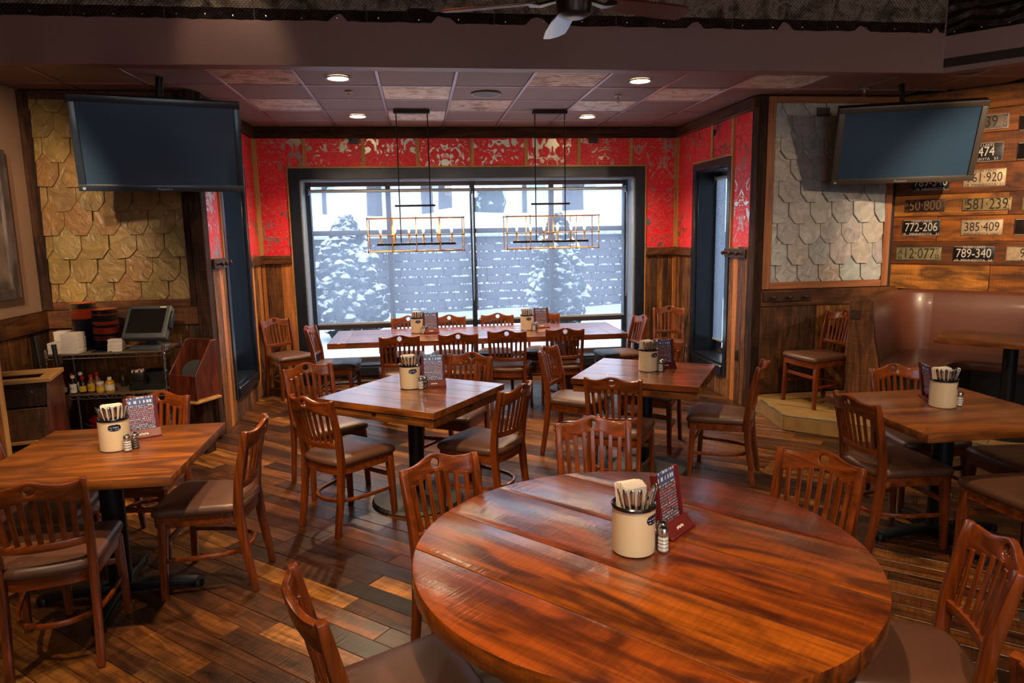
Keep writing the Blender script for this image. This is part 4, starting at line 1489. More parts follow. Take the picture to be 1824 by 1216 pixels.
# ------------------------------------------------------------------ lights and fittings of the ceiling
def chandelier(cx, label):
    o = empty('cage_chandelier', (cx, 7.28, 0))
    L, D, z0, z1 = .478, .14, 1.615, 1.945
    piece(o, 'canopy', DKIRON, -.18, .18, -.035, .035, CEIL - .035, CEIL - .003, .004)
    for s in (-1, 1):
        MB().tube([(s * .155, 0, 1.7), (s * .155, 0, CEIL - .03)], .006, 8).build('drop_rod', DKIRON, o)
    piece(o, 'spreader_bar', DKIRON, -.205, .205, -.012, .012, 2.06, 2.08, .002)
    zm = (z0 + z1) / 2 - .005
    for y in (-D, D):
        for z in (z0, zm, z1):
            MB().tube([(-L, y, z), (L, y, z)], .0055, 6).build('cage_rail', BRONZE, o)
        for k in range(5):
            x = -L + k * L / 2
            m = MB().tube([(x, y, z0), (x, y, z1)], .005, 6)
            for z in (z0, zm, z1):
                m.lathe([(.001, -.011), (.009, -.007), (.011, 0), (.009, .007), (.001, .011)], 8, Matrix.Translation((x, y, z)))
            m.build('cage_upright', BRONZE, o)
    for x in (-L, L):
        for z in (z0, zm, z1):
            MB().tube([(x, -D, z), (x, D, z)], .0055, 6).build('cage_end', BRONZE, o)
    for s in (-1, 1):
        MB().tube([(s * .155, -D, z1), (s * .155, D, z1)], .005, 6).build('cage_cross', BRONZE, o)
    piece(o, 'lamp_bar', DKIRON, -.40, .40, -.016, .016, 1.672, 1.694, .002)
    for k in range(6):
        x = -.36 + k * .144
        c = MB().lathe([(.016, 1.694), (.016, 1.7), (.006, 1.702), (.006, 1.72), (.011, 1.722), (.011, 1.80), (.004, 1.802)], 12).build('candle_sleeve', CANDLE, o, (x, 0, 0))
        MB().lathe([(.004, 1.80), (.009, 1.815), (.0115, 1.83), (.008, 1.85), (.002, 1.872)], 12).build('bulb', BULB, c)
    tag(o, label, 'chandelier', 'cage chandeliers')


chandelier(-.015, 'bronze cage chandelier with six candle bulbs over the left of the long table')
chandelier(1.382, 'bronze cage chandelier with six candle bulbs over the right of the long table')


def can_light(c, r, label, watts=110):
    x, y = GX0 + (c + .5) * GT, GY0 + (r + .5) * GT
    o = empty('recessed_light', (x, y, CEIL))
    MB().lathe([(.085, .004), (.1, -.004), (.098, -.01), (.08, -.008), (.078, .004)], 28, None, False).build('trim_ring', WHITETRIM, o)
    MB().lathe([(.079, -.002), (.05, -.005), (.002, -.006)], 24).build('lamp', CANLIT, o)
    tag(o, label, 'ceiling light', 'recessed ceiling lights')
    spot((x, y, CEIL - .02), (x, y, 0), watts, 130, .8)


can_light(0, 0, 'round recessed light nearest the soffit at the left')
can_light(0, 3, 'round recessed light nearest the red wall at the left', 210)
can_light(4, 0, 'round recessed light nearest the soffit at the right')
can_light(4, 3, 'round recessed light nearest the red wall at the right', 210)
o = empty('ceiling_speaker', (GX0 + 2.5 * GT, GY0 + 1.5 * GT - .01, CEIL))
MB().lathe([(.12, .004), (.135, -.004), (.13, -.01), (.118, -.006)], 30, None, False).build('rim', WHITETRIM, o)
MB().lathe([(.12, -.004), (.06, -.006), (.002, -.006)], 28).build('grille', GREYSP, o)
tag(o, 'round grey speaker set in a ceiling tile between the lights', 'speaker')
for (x, y, lab) in ((GX0 + .5 * GT + .03, GY0 + 1.4 * GT, 'ceiling sprinkler beside the left recessed lights'), (GX0 + 4.5 * GT, GY0 + 1.55 * GT, 'ceiling sprinkler beside the right recessed lights'), (4.05, 6.1, 'ceiling sprinkler in front of the grey slate panel')):
    o = empty('sprinkler', (x, y, CEIL))
    MB().lathe([(.035, .0), (.032, -.006), (.01, -.008), (.009, -.03), (.006, -.032)], 14).build('escutcheon', WHITETRIM, o)
    MB().tube([(-.012, 0, -.03), (-.012, 0, -.05), (0, 0, -.058), (.012, 0, -.05), (.012, 0, -.03)], .002, 6).lathe([(.018, -.058), (.016, -.061), (.002, -.061)], 12).build('deflector', BRONZE, o)
    tag(o, lab, 'sprinkler', 'ceiling sprinklers')

# ceiling fan on the high ceiling
o = empty('ceiling_fan', (.77, 3.42, 0))
FZ = 2.885
MB().lathe([(.02, FZ - .10), (.05, FZ - .098), (.075, FZ - .085), (.082, FZ - .06), (.085, FZ - .02), (.12, FZ), (.13, FZ + .04), (.12, FZ + .1), (.06, FZ + .13), (.015, FZ + .14), (.015, 3.94), (.06, 3.95), (.06, 3.98)], 30).build('motor_housing', FANMOTOR, o)
for k in range(5):
    a = R(88 + 72 * k)
    M = Matrix.Rotation(a, 4, 'Z')
    ir = MB().beam([(.08, 0, FZ - .015), (.16, .0, FZ - .03), (.22, 0, FZ - .02)], [.03, .05, .07], .012, M).bevel(.003, 1).build('blade_iron', FANMOTOR, o)
    bl = MB()
    pts = [(.17, -.05), (.3, -.06), (.5, -.068), (.6, -.066), (.645, -.03), (.65, .02), (.62, .062), (.5, .068), (.3, .06), (.17, .05)]
    bl.prism(pts, -.005, .005).bevel(.003, 1)
    b_ = bl.build('blade', FANBLADE, o, (0, 0, FZ - .018))
    b_.rotation_euler = (Matrix.Rotation(a, 3, 'Z') @ Matrix.Rotation(R(-12), 3, 'X')).to_euler()
tag(o, 'dark ceiling fan with mahogany blades at the top edge', 'ceiling fan')

# unseen spotlights above the frame; some follow light pools, some are added fill
def track_spot(loc, aim, watts, deg, label):
    o = empty('track_spotlight', loc)
    d = (Vector(aim) - Vector(loc)).normalized()
    M = d.to_track_quat('-Z', 'Y').to_matrix().to_4x4()
    MB().lathe([(.045, .12), (.055, .1), (.06, 0), (.055, -.005), (.05, .02), (.03, .03)], 20, M).build('lamp_head', BLACK, o)
    MB().tube([(0, 0, .1), (0, 0, 3.98 - loc[2])], .012, 8).build('stem', BLACK, o)
    tag(o, label, 'spotlight', 'track spotlights')
    spot(Vector(loc) + d * .03, aim, watts, deg, .7)


track_spot((-2.3, 3.0, 2.95), (-2.95, 6.45, 1.75), 150, 27, 'black spotlight aimed at the tan slate panel')
track_spot((-1.0, 2.6, 3.7), (-1.5, 3.7, .76), 190, 55, 'black spotlight aimed at the left oak table')
track_spot((.1, 1.2, 3.7), (.7, 2.3, .76), 200, 60, 'black spotlight aimed at the round table')
track_spot((4.3, 2.9, 2.95), (5.15, 5.9, 1.8), 340, 44, 'black spotlight aimed at the licence plates')
track_spot((4.95, 2.3, 2.6), (3.75, 6.45, 1.7), 90, 34, 'black spotlight aimed at the grey slate panel')
track_spot((2.2, 2.2, 3.7), (2.9, 3.5, .76), 160, 55, 'black spotlight aimed at the right oak table')
track_spot((-.3, 2.6, 3.7), (-.3, 4.4, .4), 240, 70, 'black spotlight aimed at the middle tables')
track_spot((2.1, 3.0, 3.0), (3.8, 5.8, .6), 90, 50, 'black spotlight aimed at the booth platform')
track_spot((-2.2, 1.6, 3.7), (-1.6, 2.6, .2), 150, 80, 'black spotlight aimed at the floor left of the round table')
track_spot((1.4, .2, 3.7), (1.2, 1.0, .3), 150, 80, 'black spotlight behind the viewer aimed at the near floor')


track_spot((-1.9, 3.0, 2.95), (-2.45, 6.1, .95), 110, 30, 'added unseen spotlight brightening the wire rack')  # lamp added out of view to brighten the rack
track_spot((-2.0, 3.3, 2.95), (-3.2, 5.9, 2.0), 150, 40, 'added unseen spotlight brightening the beige wall and framed picture')  # extra lamp out of view, put in to lift the dim beige wall
track_spot((-1.35, 4.5, 3.85), (-1.25, 5.4, 3.12), 10, 46, 'black spotlight aimed at the soffit')


def add_fill_globe(loc, watts, label):  # unseen fill lights, added to brighten the soffit and front faces
    """glowing globe on a stem, added out of view as fill"""
    o = empty('added_fill_globe', loc)
    m = emit('fill_globe_glow_%d' % watts, '#ffe0b8', watts)
    MB().lathe([(.16 * math.sin(t), -.16 * math.cos(t)) for t in [.02 + (PI - .1) * k / 12 for k in range(13)]], 24).build('globe', m, o)
    MB().tube([(0, 0, .15), (0, 0, 3.98 - loc[2])], .01, 8).build('stem', BLACK, o)
    tag(o, label, 'pendant lamp', 'added fill globes')


add_fill_globe((-1.8, -.9, 2.9), 21, 'unseen fill globe added behind the viewer at the left')
add_fill_globe((.9, -1.5, 2.9), 21, 'unseen fill globe added behind the viewer in the middle')
add_fill_globe((3.6, -.6, 2.9), 21, 'unseen fill globe added behind the viewer at the right')
add_fill_globe((5.4, 1.6, 2.9), 21, 'unseen fill globe added outside the right edge of the picture')


# ------------------------------------------------------------------ licence plates
def plate(t0, t1, z0, z1, ground, ink, rows, label, rim=None):
    w, h = t1 - t0, z1 - z0
    c = DIAG_P + DD * ((t0 + t1) / 2) + DN * .0275
    o = empty('licence_plate', (c.x, c.y, (z0 + z1) / 2), DIAG_A)
    MB().box(-w / 2, w / 2, -.003, 0, -h / 2, h / 2).bevel(.008, 2, 60).build('plate_sheet', ground, o)
    b = .005
    fr = MB()
    fr.tube([(-w / 2 + b, -.004, -h / 2 + b), (w / 2 - b, -.004, -h / 2 + b), (w / 2 - b, -.004, h / 2 - b), (-w / 2 + b, -.004, h / 2 - b)], .0022, 6, True)
    fr.build('rolled_edge', rim or ink, o)
    for (s, size, x, z, sx) in rows:
        text_part(o, 'plate_lettering', s, size, ink, (x, -.0035, z), sx, .0012)
    tag(o, label, 'licence plate', 'licence plates on the plank wall')


PBLK = plain('plate_black', '#14100f', .35, .2, 0, .3, 30)
PCRM = plain('plate_cream', '#b99f80', .45, .2, 0, .25, 25)
PTAN = plain('plate_tan', '#8f7850', .5, .3, 0, .35, 20)
PBRN = plain('plate_dark_brown', '#241711', .45, .3, 0, .35, 25)
PGRY = plain('plate_worn_grey', '#5e5046', .45, .4, 0, .3, 25)
PGRN = plain('plate_grey_green', '#827856', .5, .3, 0, .35, 22)
IWHT = plain('ink_silver_white', '#cfc6bd', .4, .2, 0, .1)
IBLK = plain('ink_black', '#15110e', .5, 0, 0, .1)
IBRN = plain('ink_brown', '#6a4a30', .5, 0, 0, .2)


def std(num, bottom, top='10,000 LAKES'):
    r_ = [(num, .118, 0, .002, .72)]
    if top:
        r_.append((top, .03, 0, .061, 1.05))
    r_.append((bottom, .03, 0, -.061, 1.15))
    return r_


def tall(first, year, num, side=('M', 'I', 'N', 'N')):
    r_ = [(num, .138, .005, -.001, .72), (first, .07, -.155, .018, .9), (year, .038, -.155, -.04, 1.0)]
    return r_ + [(ch, .034, .16, .042 - .028 * k, 1.2) for k, ch in enumerate(side)]


plate(.045, .366, 1.68, 1.832, PBLK, IWHT, std('772-206', '19   MINNESOTA   53'), 'black plate reading 772-206 on the plank wall', IWHT)
plate(.537, .859, 1.678, 1.824, PCRM, IBLK, std('385·409', 'MINNESOTA 1947', None), 'cream plate reading 385-409 on the plank wall')
plate(.946, 1.26, 1.678, 1.822, PBRN, IWHT, std('6 ', '19', '10'), 'dark plate cut by the frame, right of the cream 385-409 plate')
plate(.003, .392, 1.442, 1.569, PGRN, IBLK, tall('A', '26', '12·077'), 'greenish tan plate reading A12-077 at the lower left of the plates')
plate(.489, .814, 1.438, 1.578, PBLK, IWHT, std('789-340', '19  MINNESOTA  50'), 'black plate reading 789-340 in the bottom row of plates', IWHT)
plate(.903, 1.23, 1.444, 1.578, PCRM, IBLK, std('983', '19  MINN'), 'cream plate cut by the frame in the bottom row of plates')
plate(.055, .388, 1.903, 2.025, PBRN, IBRN, tall('B', '36', '50·800'), 'dark brown plate reading B50-800, hard to read')
plate(.532, .908, 1.90, 2.018, PTAN, IBLK, tall('B', '37', '581·239'), 'tan plate reading B581-239 on the plank wall')
plate(.986, 1.31, 1.89, 2.01, PTAN, IBLK, [], 'tan plate cut by the frame, right of the B581-239 plate')
plate(.10, .417, 2.105, 2.256, PBLK, IWHT, std('789-340', '19  MINNESOTA'), 'black plate half hidden under the right television', IWHT)
plate(.525, .849, 2.118, 2.277, PCRM, IBLK, std('961·920', '19  MINNESOTA  51'), 'cream plate reading 961-920 beside the right television')
plate(.49, .813, 2.342, 2.512, PBLK, IWHT, std('  ·474', 'MINNESOTA   53'), 'black plate ending in 474 beside the right television', IWHT)
plate(.916, 1.23, 2.34, 2.488, PBLK, IWHT, std('3 ', 'M'), 'black plate with a 3, cut by the frame', IWHT)
plate(.46, .836, 2.625, 2.755, PGRY, IBLK, tall('', '', ' ·239'), 'dark plate ending in 239, top row of plates', SILVER)
plate(.911, 1.25, 2.59, 2.722, PBRN, IWHT, [], 'dark plate cut by the frame, top row of plates', SILVER)


# ------------------------------------------------------------------ hooks, outlets, picture
def hook_board(loc, rz, w, label):
    o = empty('hook_board', loc, rz)
    piece(o, 'iron_plate', RUSTIRON, -w / 2, w / 2, -.018, 0, -.045, .045, .003)
    for k in range(3):
        x = (k - 1) * w * .33
        MB().lathe([(.018, 0), (.012, .008), (.009, .03), (.02, .045), (.022, .055), (.012, .066), (.002, .068)], 14, Matrix.Translation((x, -.018, 0)) @ Matrix.Rotation(R(90), 4, 'X')).build('knob', RUSTIRON, o)
    tag(o, label, 'coat hooks', 'iron hook boards')


hook_board((SIDE_L + .026, 6.72, 1.555), PI / 2, .40, 'iron hook board under the red wallpaper left of the alcove')
hook_board((SIDE_R - .026, 6.78, 1.535), -PI / 2, .48, 'iron hook board under the red wallpaper right of the alcove')
hook_board((3.56, STONEY - .048, 1.115), 0, .5, 'iron hook board below the grey slate panel')


def outlet(loc, rz, w, h, label):
    o = empty('power_outlet', loc, rz)
    piece(o, 'cover_plate', OUTLET, -w / 2, w / 2, -.008, 0, -h / 2, h / 2, .003)
    for s in (-1, 1):
        a = (s * w * .24, 0) if w > h else (0, s * h * .24)
        MB().lathe([(.014, 0), (.014, .002), (.012, .003)], 14, Matrix.Translation((a[0], -.008, a[1])) @ Matrix.Rotation(R(90), 4, 'X')).build('socket', BLACKPL, o)
    tag(o, label, 'outlet', 'black outlets')


outlet((-.69, BACK - .03, 2.86), 0, .115, .07, 'black outlet high on the red wallpaper at the left')
outlet((2.14, BACK - .03, 2.86), 0, .115, .07, 'black outlet high on the red wallpaper at the right')
outlet((SIDE_R - .014, 7.42, 2.80), -PI / 2, .1, .06, 'black outlet above the narrow right window')
outlet((SIDE_R - .024, 6.69, .50), -PI / 2, .07, .115, 'black outlet low on the planks beside the narrow right window')
outlet((3.835, STONEY - .062, 2.852), 0, .13, .08, 'black outlet on the grey slate panel')

o = empty('framed_picture', (-3.195, 5.42, 1.34), PI / 2)
MB().box(-.5, .52, -.02, 0, .05, 1.1).build('canvas', ART, o)
for a in ((-.6, -.5, 0, 1.15), (.52, .62, 0, 1.15)):
    piece(o, 'frame_board', FRAMEG, a[0], a[1], -.045, 0, a[2], a[3], .005)
for a in ((0, .08), (1.07, 1.15)):
    piece(o, 'frame_board', FRAMEG, -.5, .52, -.045, 0, a[0], a[1], .005)
tag(o, 'grey barnwood framed picture on the beige wall at the left edge', 'picture')


# ------------------------------------------------------------------ things on the tables
def fork_mesh(kind):
    m = MB()
    if kind == 0:      # handle up, rounded end
        m.beam([(0, 0, 0), (0, .002, .08), (0, 0, .16), (0, 0, .212), (0, 0, .222)], [.006, .007, .013, .017, .008], [.003, .003, .003, .003, .002])
    else:              # knife handle
        m.beam([(0, 0, 0), (0, 0, .1), (0, 0, .205), (0, 0, .222)], [.01, .01, .016, .01], [.006, .007, .007, .004])
    me = m.bevel(.001, 1).mesh('flatware', 50)
    me.materials.append(STEEL)
    return me


FORKS = [fork_mesh(0), fork_mesh(1)]


def cup_set(x, y, where, rot, menu, shakers=True, nap=0.0, z=TH):
    rd = random.Random(int(x * 1000) + 77)
    o = empty('flatware_cup', (x, y, z + .0015), R(rot))
    MB().lathe([(.064, 0), (.069, .004), (.070, .02), (.070, .155), (.066, .155), (.066, .01), (.002, .008)], 32).build('cup', CREAM, o)
    MB().lathe([(.0695, .150), (.0735, .153), (.074, .160), (.070, .164), (.0655, .160), (.0655, .152)], 32, None, False).build('rim', BLUEBLK, o)
    # oval badge wrapped on the side of the cup
    m = MB()
    gr = {}
    for i in range(13):
        for j in range(7):
            u, v = (i - 6) / 6, (j - 3) / 3
            s = math.sqrt(max(0, 1 - u * u)) if abs(u) < 1 else 0
            a = R(-90) + u * .42
            gr[i, j] = m.bm.verts.new((.0706 * math.cos(a), .0706 * math.sin(a), .122 + v * .017 * (s * .8 + .2)))
    for i in range(12):
        for j in range(6):
            m._f([gr[i, j], gr[i + 1, j], gr[i + 1, j + 1], gr[i, j + 1]])
    m.build('badge', LOGO, o)
    tag(o, 'cream enamel flatware cup with dark rim ' + where, 'cup', 'enamel flatware cups')
    bx = Vector((x, y, z))
    Rm = Matrix.Rotation(R(rot + nap), 4, 'Z')
    nb = empty('napkin_bundle', bx + Vector((0, 0, .012)), R(rot + nap))
    for k in range(12):
        u = k / 11
        n_ = piece(nb, 'napkin', PAPER, -.040, .040, -.0011, .0011, .0, .205, .0005)
        n_.location = (rd.uniform(-.003, .003), .0 + .04 * u, .105 + .006 * math.sin(u * PI))
        n_.rotation_euler = (R(8 - 18 * u), R(rd.uniform(-3, 3)), R(rd.uniform(-4, 4)))
    tag(nb, 'folded paper napkins upright in the cup ' + where, 'napkins', 'napkin bundles')
    for k in range(8):
        f = put('flatware', FORKS[k % 2])
        a = R(-165 + 150 * k / 7)
        p0 = Rm @ Vector((.012 * math.cos(a), -.012 + .012 * math.sin(a), .012))
        p1 = Rm @ Vector((.053 * math.cos(a), -.006 + .046 * math.sin(a), .16))
        f.location = bx + p0
        f.rotation_mode = 'XYZ'
        f.rotation_euler = ((p1 - p0).to_track_quat('Z', 'Y').to_matrix() @ Matrix.Rotation(rd.uniform(-.6, .6), 3, 'Z')).to_euler()
        tag(f, 'steel flatware handle sticking out of the cup ' + where, 'flatware', 'flatware in the cup ' + where)
    if menu:
        mx, my, mr = menu
        t = empty('menu_stand', (mx, my, z), R(mr))
        w, h = .15, .215
        piece(t, 'foot', MENUFR, -w / 2 - .006, w / 2 + .006, -.05, .03, 0, .012, .002)
        lip = MB().prism([(-.052, .0), (-.03, .0), (-.002, .04), (-.012, .046)], -w / 2 - .006, w / 2 + .006, Matrix(((0, 0, 1, 0), (1, 0, 0, 0), (0, 1, 0, 0), (0, 0, 0, 1)))).bevel(.001, 1).build('front_lip', MENUFR, t)
        pn = empty('menu_board', (0, 0, 0))
        pn.parent = t
        bpy.data.objects.remove(pn)
        tilt = R(-9)
        Mt = Matrix.Rotation(tilt, 4, 'X')

        def leaf(name, mat, x0, x1, y0, y1, z0, z1):
            q = MB().box(x0, x1, y0, y1, z0 - .12, z1 - .12).build(name, mat, t, Mt @ Vector((0, 0, .12)), 0, 0)
            q.rotation_euler = (tilt, 0, 0)
        leaf('side_post', MENUFR, -w / 2 - .004, -w / 2 + .012, -.01, .01, .01, h)
        leaf('side_post', MENUFR, w / 2 - .012, w / 2 + .004, -.01, .01, .01, h)
        leaf('card', MENUPR, -w / 2 + .012, w / 2 - .012, -.002, .002, .03, h - .045)
        leaf('card_heading', MENUHEAD, -w / 2 + .012, w / 2 - .012, -.002, .002, h - .045, h - .002)
        # pale illegible stamp on the lip
        st = MB()
        for k in range(5):
            st.box(-.022 + k * .009, -.016 + k * .009, -.0006, 0, -.004 + .002 * (k % 2), .004 + .002 * (k % 2))
        s_ = st.build('lip_stamp', PAPER, t, (0, -.0335, .0245), 0, 0)
        s_.rotation_euler = (R(-34), 0, 0)
        tag(t, 'red wood menu stand with a printed card ' + where, 'menu stand', 'menu stands')
    if shakers:
        for k, (fill, nm) in enumerate(((SALT, 'salt'), (PEPPER, 'pepper'))):
            d = Matrix.Rotation(R(rot), 4, 'Z') @ Vector(((.048, -.082, 0), (.084, -.058, 0))[k])
            s = empty(nm + '_shaker', (x + d.x, y + d.y, z + .001))
            pr = [(.016, 0), (.019, .004)]
            for q in range(4):
                pr += [(.0195, .008 + q * .012), (.0175, .014 + q * .012)]
            pr += [(.0185, .058), (.015, .063)]
            MB().lathe([(r_ - .0018, z_ + .0015) for r_, z_ in pr[:-2]] + [(.002, .052)], 14).build('filling', fill, s)
            MB().lathe(pr, 16, None, False).build('glass_jar', SHGLASS, s)
            MB().lathe([(.0165, .06), (.0185, .064), (.0185, .074), (.015, .082), (.006, .086), (.001, .0865)], 16).build('cap', CHROME, s)
            tag(s, ('white salt shaker' if k == 0 else 'dark pepper shaker') + ' with chrome cap ' + where, 'shaker', nm + ' shakers')


cup_set(-1.538, 3.60, 'on the left oak table', 25, (-1.475, 3.79, 26))
cup_set(-.09, 4.69, 'on the middle square table', 18, (.07, 4.70, 3))
cup_set(1.653, 4.90, 'on the right square table', 22, (1.80, 4.965, 5), True, 6)
cup_set(-.041, 7.33, 'at the left of the long table', 8, (.10, 7.28, 3))
cup_set(1.111, 7.25, 'at the right of the long table', 8, (1.29, 7.38, 3))
cup_set(.661, 2.085, 'on the round table', 42, (.835, 2.205, 41), True, -30)
cup_set(2.945, 3.54, 'on the right oak table', 50, (2.99, 3.70, 75), True, -48)

# ------------------------------------------------------------------ service corner: wire rack
RX0, RX1, RY0, RY1 = -2.985, -2.09, 5.93, 6.37
o = empty('wire_rack', (RX0, RY0, 0))
LX, LY = RX1 - RX0, RY1 - RY0
for x in (0, LX):
    for y in (0, LY):
        m = MB().tube([(x, y, 0), (x, y, .93)], .0125, 12)
        for k in range(18):
            m.lathe([(.0125, 0), (.0145, .003), (.0125, .006)], 12, Matrix.Translation((x, y, .05 + k * .048)), False)
        m.build('post', CHROME, o)
for zz in (.88, .545):
    for y in (0, LY):
        m = MB().tube([(0, y, zz), (LX, y, zz)], .004, 6).tube([(0, y, zz - .03), (LX, y, zz - .03)], .004, 6)
        n = 26
        m.tube([(LX * k / n, y, zz - (.03 if k % 2 else 0)) for k in range(n + 1)], .0025, 5)
        m.build('shelf_truss', CHROME, o)
    for x in (0, LX):
        MB().tube([(x, 0, zz), (x, LY, zz)], .004, 6).tube([(x, 0, zz - .03), (x, LY, zz - .03)], .004, 6).build('shelf_side', CHROME, o)
    piece(o, 'shelf_liner', SHELFBD, .01, LX - .01, .006, LY - .006, zz + .003, zz + .008, .001)
tag(o, 'chrome wire rack below the tan slate panel', 'wire rack')
SZ, SZ2 = .8885, .5535


def plate_stack(x, y, seq, which):
    me = {}
    for c, mt in (('o', ORANGE), ('b', DKBLUE)):
        me[c] = MB().lathe([(.055, 0), (.062, .002), (.085, .005), (.098, .011), (.0985, .013), (.084, .008), (.06, .006), (.002, .005)], 28).mesh('dinner_plate')
        me[c].materials.append(mt)
    z = SZ
    for k, c in enumerate(seq):
        p = put('dinner_plate', me[c], None, (x + random.uniform(-.002, .002), y + random.uniform(-.002, .002), z))
        top = k == len(seq) - 1
        tag(p, ('orange plate on top of the ' if top else 'orange plate inside the ' if c == 'o' else 'navy plate inside the ') + which + ' plate stack', 'plate', 'plates stacked on the wire rack')
        z += .0102


plate_stack(-2.77, 6.18, 'bbbbbbbbbbbbbbbbbbbbbbbbb' 'ooo' 'ooooo' 'bbbb' 'o', 'taller left')
plate_stack(-2.585, 6.12, 'bbbbbbb' 'bobobb' 'ooooo' 'bbooob' 'bbbb' 'obbbo', 'right')


def paper_stack(x, y, w, d, h, rz, label, lean=0.0):
    o = empty('napkin_stack', (x, y, SZ), rz)
    n = max(3, int(h / .012))
    for k in range(n):
        j = random.uniform(-.002, .002)
        piece(o, 'packet', PAPER, -w / 2 + j + lean * k, w / 2 + j + lean * k, -d / 2 + j, d / 2 + j, k * h / n, (k + 1) * h / n - .0006, .002)
    tag(o, label, 'napkins', 'paper stacks on the wire rack')


paper_stack(-2.93, 6.02, .105, .11, .088, .05, 'white napkin block at the left end of the rack')
paper_stack(-2.80, 6.01, .125, .13, .165, -.1, 'tall white napkin block in front of the left plate stack')
paper_stack(-2.935, 6.14, .1, .1, .165, .05, 'white napkin block behind the leftmost one')
paper_stack(-2.482, 6.02, .11, .09, .10, .08, 'cream order pads beside the touch terminal', .001)

o = empty('touch_terminal', (-2.235, 6.06, SZ), R(-8))
MB().prism([(-.12, -.1), (.12, -.1), (.14, .08), (.08, .13), (-.08, .13), (-.14, .08)], 0, .035).bevel(.008, 2).build('stand_base', GREYPL, o)
MB().beam([(0, .06, .02), (0, .02, .14), (0, .01, .2)], .09, .04).bevel(.006, 2).build('stand_neck', GREYPL, o)
hd = MB().box(-.18, .18, -.03, .04, -.15, .15).bevel(.012, 3).build('screen_housing', GREYPL, o, (0, 0, .215))
hd.rotation_euler = (R(-34), 0, 0)
piece(hd, 'screen', POSSCR, -.148, .148, -.033, -.029, -.105, .118, .002)
piece(hd, 'label_strip', PAPER, .09, .14, -.032, -.029, .126, .138, .001)
piece(hd, 'card_reader', BLACKPL, .18, .2, -.02, .03, -.05, .1, .004)
tag(o, 'grey touch terminal tilted on the wire rack', 'terminal')
o = tag(piece(None, 'black_tray', BLACKPL, -2.66, -2.5, 5.97, 6.07, SZ, SZ + .008, .002), 'flat black bill tray in front of the right plate stack', 'tray')


def bottle(x, y, prof, mat, capm, capz, label, lab=None, word=None, inkm=None, y_off=0):
    o = empty('sauce_bottle', (x, y, SZ2))
    body = [p for p in prof if p[1] <= capz] or prof
    MB().lathe(prof, 18).build('body', mat, o)
    r_ = prof[-1][0]
    MB().lathe([(r_ + .002, capz), (r_ + .003, capz + .002), (r_ + .0025, capz + .022), (.002, capz + .025)], 16).build('cap', capm, o)
    if lab:
        z0, z1, rr, lm = lab
        MB().rings([[(rr * math.cos(a), rr * math.sin(a), z) for a in [R(-165 + 150 * k / 14) for k in range(15)]] + [((rr - .001) * math.cos(a), (rr - .001) * math.sin(a), z) for a in [R(-15 - 150 * k / 14) for k in range(15)]] for z in (z0, z1)]).build('paper_label', lm, o)
        if word:
            text_part(o, 'label_lettering', word, (z1 - z0) * .55, inkm, (0, -rr - .0012, (z0 + z1) / 2), .8, .0004)
    tag(o, label, 'bottle', 'sauce bottles on the rack')


HOT = plain('hot_sauce', '#5a1408', .2, 0, .5)
STEAKS = plain('steak_sauce', '#1e0d08', .2, 0, .5)
MUST = plain('mustard_yellow', '#c08a10', .35, 0, .3)
DIJON = plain('grainy_mustard', '#a07a40', .4, 0, .2)
AMBER = plain('amber_sauce', '#6a3a0c', .2, 0, .5)
OIL = plain('dark_oil', '#2c2410', .15, 0, .5)
REDCAP = plain('red_cap', '#a0141c', .4)
GRNCAP = plain('green_cap', '#1c5a38', .4)
WHCAP = plain('white_cap', '#cfcac2', .4)
YLAB = plain('yellow_label', '#c8a028', .5)
REDINK = plain('red_ink', '#a01824', .5)
slim = [(.022, 0), (.024, .003), (.024, .075), (.012, .1), (.009, .112), (.009, .135)]
mid_ = [(.026, 0), (.028, .004), (.028, .09), (.016, .112), (.013, .13)]
bottle(-2.895, 5.98, slim, HOT, REDCAP, .135, 'slim hot sauce bottle with red cap, first on the lower shelf', (.02, .06, .0245, WHCAP))
bottle(-2.862, 6.05, slim, HOT, REDCAP, .135, 'slim hot sauce bottle with red cap behind the first one')
bottle(-2.825, 5.98, mid_, STEAKS, WHCAP, .13, 'steak sauce bottle with A1 label and white cap', (.012, .085, .0285, WHCAP), 'A1', REDINK)
bottle(-2.80, 6.06, mid_, STEAKS, WHCAP, .14, 'steak sauce bottle with white cap behind the A1 bottle', (.012, .085, .0285, WHCAP))
bottle(-2.755, 5.985, mid_, STEAKS, REDCAP, .12, 'dark sauce bottle with red cap and yellow round label', (.018, .065, .0285, YLAB))
bottle(-2.69, 5.985, mid_, AMBER, REDCAP, .13, 'amber sauce bottle with 57 label and red cap', (.02, .08, .0285, YLAB), '57', REDINK)
bottle(-2.675, 6.06, mid_, AMBER, REDCAP, .135, 'amber sauce bottle with red cap behind the 57 bottle', (.02, .08, .0285, YLAB))
bottle(-2.62, 5.98, [(.03, 0), (.032, .004), (.032, .062), (.027, .07)], DIJON, WHCAP, .07, 'short jar of grainy mustard between the amber and yellow bottles', (.015, .05, .0325, YLAB))
bottle(-2.548, 5.985, [(.034, 0), (.037, .005), (.037, .075), (.028, .095), (.014, .104)], MUST, WHCAP, .104, 'plump yellow mustard bottle with white cap', (.022, .068, .0375, WHCAP))
bottle(-2.53, 6.2, slim, OIL, GREYPL, .135, 'clear oil cruet at the back of the lower shelf, left one')
bottle(-2.47, 6.22, slim, OIL, GREYPL, .135, 'clear oil cruet at the back of the lower shelf, right one')
